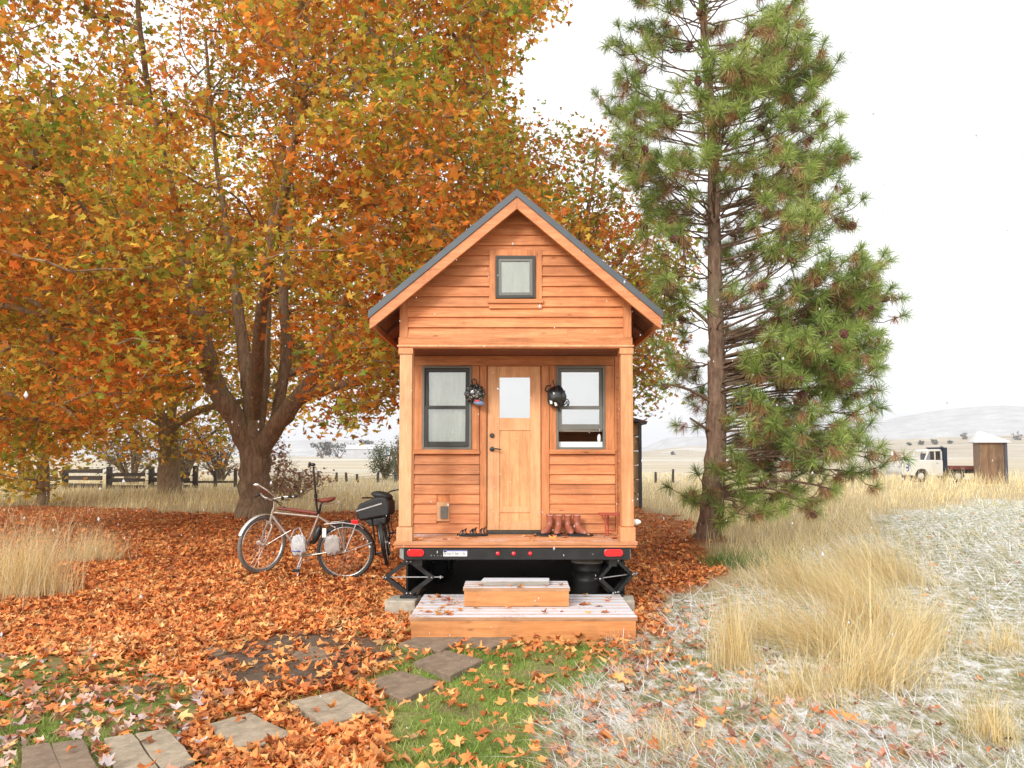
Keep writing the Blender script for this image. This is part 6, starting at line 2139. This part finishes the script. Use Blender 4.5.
# ---------------------------------------------------------------- bushes, bare trees and far clumps
def shrub(name, label, cat, c, rad, n, size, mat, group=None, seed=1, trunk=.05, nb=14, bare=False):
    rg = np.random.default_rng(seed); rd = random.Random(seed)
    t = thing(name, label, cat, (c[0], c[1], 0), group=group)
    mb = MB(); g0 = float(hgt(c[0], c[1]))
    zc_ = c[2]
    tips = []
    for k in range(nb):
        d = Vector((rd.gauss(0, .6), rd.gauss(0, .6), rd.uniform(-.3, 1))).normalized()
        e = Vector((c[0] + d.x * rad[0] * .85, c[1] + d.y * rad[1] * .85, zc_ + d.z * rad[2] * .9))
        b0 = Vector((c[0] + rd.uniform(-.1, .1), c[1], (g0 - .05) if zc_ - rad[2] * 1.5 < g0 + .3 else zc_ - rad[2]))
        m_ = b0.lerp(e, .5) + Vector((0, 0, rad[2] * .12))
        mb.tube([b0, m_, e], [trunk, trunk * .6, trunk * .2], 5, False); tips.append((m_, e))
        if bare:
            for j in range(9):
                u = rd.uniform(.3, 1); s_ = bez(b0, m_, e, u); e2 = s_ + Vector((rd.gauss(0, .3) * rad[0], rd.gauss(0, .3) * rad[1], rd.uniform(-.1, .45) * rad[2]))
                mb.tube([s_, e2], [trunk * .25, trunk * .08], 4, False)
                for jj in range(3):
                    s3 = s_.lerp(e2, rd.uniform(.3, 1)); mb.tube([s3, s3 + Vector((rd.gauss(0, .13) * rad[0], rd.gauss(0, .13) * rad[1], rd.uniform(-.05, .22) * rad[2]))], [trunk * .1, trunk * .05], 3, False)
    mb.build('stems', barkm, t)
    if n:
        K = max(6, n // 30)
        cc = ellipsoid_pts(rg, K, (c[0], c[1], zc_), rad, .3)
        cc = cc[cc[:, 2] > .1]
        P = np.repeat(cc, n // K, 0); P = P + rg.normal(0, 1, P.shape) * np.array(rad) * .16
        V, F = leaves_arrays(P, size * rg.uniform(.6, 1.3, len(P)), np.abs(rg.normal(0, .9, len(P))), rg, True)
        link_mesh(np_mesh('foliage', V, F), 'foliage', mat, t)
    return t


shrubm = foliage('grey green shrub', [(0.1, (.10, .12, .06)), (0.5, (.20, .23, .12)), (0.9, (.33, .31, .18))], .8, .4, .2)
shrubr = foliage('rusty brush', [(0.1, (.25, .11, .07)), (0.5, (.46, .25, .15)), (0.9, (.6, .40, .26))], .8, .4, .2)
farm_ = foliage('far dark shrubs', [(0.1, (.09, .09, .07)), (0.9, (.22, .20, .15))], .8, .4, .2)
p = at(386, 460, 52); shrub('shrub', 'grey green shrub in the field just left of the porch post', 'shrub', (p.x, p.y, 1.25), (1.1, 1.0, 1.1), 2600, .11, shrubm, seed=2)
p = at(398, 470, 50); shrub('shrub', 'thin pale shrub right beside the grey green one, at the porch post', 'shrub', (p.x, p.y, 1.4), (.45, .5, 1.5), 500, .1, shrubm, seed=3)
p = at(297, 487, 30); shrub('shrub', 'low rusty brush behind the handlebar of the champagne bicycle', 'shrub', (p.x, p.y, .62), (1.3, .8, .55), 1100, .10, shrubr, seed=4, bare=True, trunk=.025)
p = at(275, 480, 27); shrub('shrub', 'thin rusty brush touching the right side of the big maple trunk', 'shrub', (p.x, p.y, 1.0), (.7, .6, 1.0), 700, .10, shrubr, seed=14, bare=True, trunk=.02)
for i, (px, py, Y, rx_, rz_, lb) in enumerate(((132, 465, 44, 2.2, 2.2, 'bare dark tree behind the rail fence, left of the golden maple trunk'), (185, 468, 46, 1.6, 1.8, 'bare dark tree behind the rail fence, just right of the golden maple trunk'), (220, 470, 48, 1.8, 1.6, 'bare dark tree between the golden maple trunk and the large maple'))):
    p = at(px, py, Y); shrub('bare_tree', lb, 'tree', (p.x, p.y, 2.0), (rx_, 1.5, rz_), 900, .15, farm_, group='bare trees behind the fence', seed=20 + i, bare=True, trunk=.09, nb=16)
hv = HG[13]


def stand(px, py):
    best = None
    for Y in range(475, 700, 8):
        x = (px - 512) / FPX * Y
        i = int(np.argmin((hv[:, 0] - x) ** 2 + (hv[:, 1] - Y) ** 2))
        q_ = Vector((x, Y, max(hv[i, 2], float(hgt(x, Y)))))
        yy = project(np.array([q_]))[1][0]
        best = q_
        if yy <= py: break
    return best


for i, (px, py, Y, r0, lb) in enumerate(((909, 443, 190, 1.6, 'small far shrub in the pale field above the truck hood'), (921, 443.5, 190, 2.0, 'far shrub in the pale field above the truck cab, left one'), (934, 441, 200, 2.6, 'far round shrub above the truck cab, the larger one'),
                                         (964, 436.5, 230, 3.4, 'dark far tree left of the hut roof'), (950, 441, 220, 1.6, 'tiny far shrub between the truck and the dark far tree'), (1017, 437, 210, 4.0, 'brownish far trees right of the hut roof'), (1035, 438, 215, 3.6, 'brownish far trees beyond the right edge of the hut'),
                                         (673, 452, 240, 1.8, 'tiny far shrub in the field between the house and the pine'), (941, 447, 170, 1.2, 'tiny far shrub directly above the truck headboard'))):
    r0 *= 1.0; p = stand(px, py + 3); shrub('far_shrub', lb, 'shrub', (p.x, p.y, p.z + r0 * .6), (r0, r0, r0 * .85), 420, .8, farm_, group='far shrubs in the fields', seed=40 + i, trunk=.12, nb=6)
for i, (px, Y, hw, lb) in enumerate(((322, 420, 6, 'hazy far tree on the left horizon, nearer the large maple'), (340, 430, 9, 'hazy far tree group in the middle of the left horizon'), (365, 400, 7, 'hazy far trees above the grey green shrub'))):
    p = at(px, 452, Y); shrub('far_tree', lb, 'tree', (p.x, p.y, 4.5), (hw, 4, 4), 500, 1.1, farm_, group='far trees on the left horizon', seed=60 + i, trunk=.3, nb=6)
Yb = 330
p0, p1 = at(346, 455, Yb), at(372, 455, Yb)
t = thing('barn', 'pale far barn with a snowy roof beyond the field, left of the porch', 'barn', ((p0.x + p1.x) / 2, Yb + 4, 0))
q = MB(); q.box(p0.x, p1.x, Yb, Yb + 8, -1, Z(449, Yb)); q.build('barn_wall', plain('pale boards', (.45, .45, .46), .9, scale=.5), t)
q = MB(); q.prism([(Yb - .5, Z(449, Yb)), (Yb + 4, Z(444.5, Yb)), (Yb + 8.5, Z(449, Yb))], p0.x - .4, p1.x + .4, 'X'); q.build('barn_roof', plain('snowy roof', (.7, .7, .72), .9, scale=.5), t)

# ---------------------------------------------------------------- falling snow
rg = np.random.default_rng(123)
n = 2600
Y = rg.uniform(2.2, 14, n) ** 1.0
px = rg.uniform(-100, 1124, n); xx = (px - 512) / FPX * Y; zz = rg.uniform(0.1, 9, n)
ico = np.array([(0, 0, 1.5), (1, 0, 0), (-.5, .87, 0), (-.5, -.87, 0), (0, 0, -1.5)])
icf = np.array([(0, 1, 2), (0, 2, 3), (0, 3, 1), (4, 2, 1), (4, 3, 2), (4, 1, 3)])
s_ = rg.uniform(.0018, .0062, n) * (1 + .9 * (rg.random(n) > .93))
V = (ico[None] * s_[:, None, None] * rg.uniform(.6, 1.4, (n, 5, 1)) + np.stack([xx, Y, zz], 1)[:, None]).reshape(-1, 3)
F = (icf[None] + (np.arange(n) * 5)[:, None, None]).reshape(-1, 3)
m, nt, b = new_mat('snowflake'); b.inputs['Base Color'].default_value = (.9, .9, .92, 1); b.inputs['Roughness'].default_value = .9
tr_ = nt.nodes.new('ShaderNodeBsdfTranslucent'); tr_.inputs[0].default_value = (.95, .95, .97, 1); mx = nt.nodes.new('ShaderNodeMixShader'); mx.inputs[0].default_value = .5
L(nt, b.outputs[0], mx.inputs[1]); L(nt, tr_.outputs[0], mx.inputs[2]); L(nt, mx.outputs[0], nt.nodes['Material Output'].inputs['Surface'])
put(link_mesh(np_mesh('falling_snow', V, F), 'falling_snow', m), kind='stuff', label='light snowflakes falling through the air')

# ---------------------------------------------------------------- air
q = MB(); q.box(-3300, 3300, -80, 3100, -8, 160)
ho = q.build('haze', None)
m = bpy.data.materials.new('haze'); m.use_nodes = True; nt = m.node_tree
for n_ in list(nt.nodes):
    if n_.type == 'BSDF_PRINCIPLED': nt.nodes.remove(n_)
pv = nt.nodes.new('ShaderNodeVolumePrincipled'); pv.inputs['Color'].default_value = (.98, .98, 1, 1); pv.inputs['Density'].default_value = HAZE; pv.inputs['Anisotropy'].default_value = .2
L(nt, pv.outputs[0], nt.nodes['Material Output'].inputs['Volume']); ho.data.materials.append(m)
put(ho, kind='stuff', label='thin pale snowy haze in the air')

# ---------------------------------------------------------------- light
SUN_EL = 28       # soft light from behind the camera on the left
w = bpy.data.worlds.new('World'); SC.world = w; w.use_nodes = True
nt = w.node_tree; bg = nt.nodes['Background']
sky = nt.nodes.new('ShaderNodeTexSky'); sky.sky_type = 'NISHITA'; sky.sun_disc = False
sky.sun_elevation = R(SUN_EL); sky.sun_rotation = R(180 + 30); sky.air_density = 1.0; sky.dust_density = 4.0
hs = nt.nodes.new('ShaderNodeHueSaturation'); hs.inputs['Saturation'].default_value = .15; L(nt, sky.outputs[0], hs.inputs['Color'])
mx = nt.nodes.new('ShaderNodeMix'); mx.data_type = 'RGBA'; mx.inputs[0].default_value = .75
L(nt, hs.outputs[0], mx.inputs[6]); mx.inputs[7].default_value = (10.5, 10.6, 10.9, 1)
L(nt, mx.outputs[2], bg.inputs['Color']); bg.inputs['Strength'].default_value = .108
sl = bpy.data.lights.new('sun', 'SUN'); sl.energy = 1.5; sl.angle = R(14); sl.color = (1, .96, .9)
so = bpy.data.objects.new('sun', sl); COL.objects.link(so)
d = Vector((math.sin(R(-28)) * math.cos(R(SUN_EL)) * 1, -math.cos(R(-28)) * math.cos(R(SUN_EL)), math.sin(R(SUN_EL))))   # towards the sun
so.rotation_euler = d.to_track_quat('Z', 'Y').to_euler()

vs = SC.view_settings
vs.view_transform = 'Standard'; vs.look = 'None'; vs.gamma = 1; vs.use_curve_mapping = False
vs.exposure = EXPOSURE
c = SC.cycles
c.max_bounces = 7; c.diffuse_bounces = 4; c.glossy_bounces = 3; c.transmission_bounces = 4; c.transparent_max_bounces = 8
c.use_denoising = True
c.caustics_reflective = False; c.caustics_refractive = False
c.sample_clamp_indirect = 6
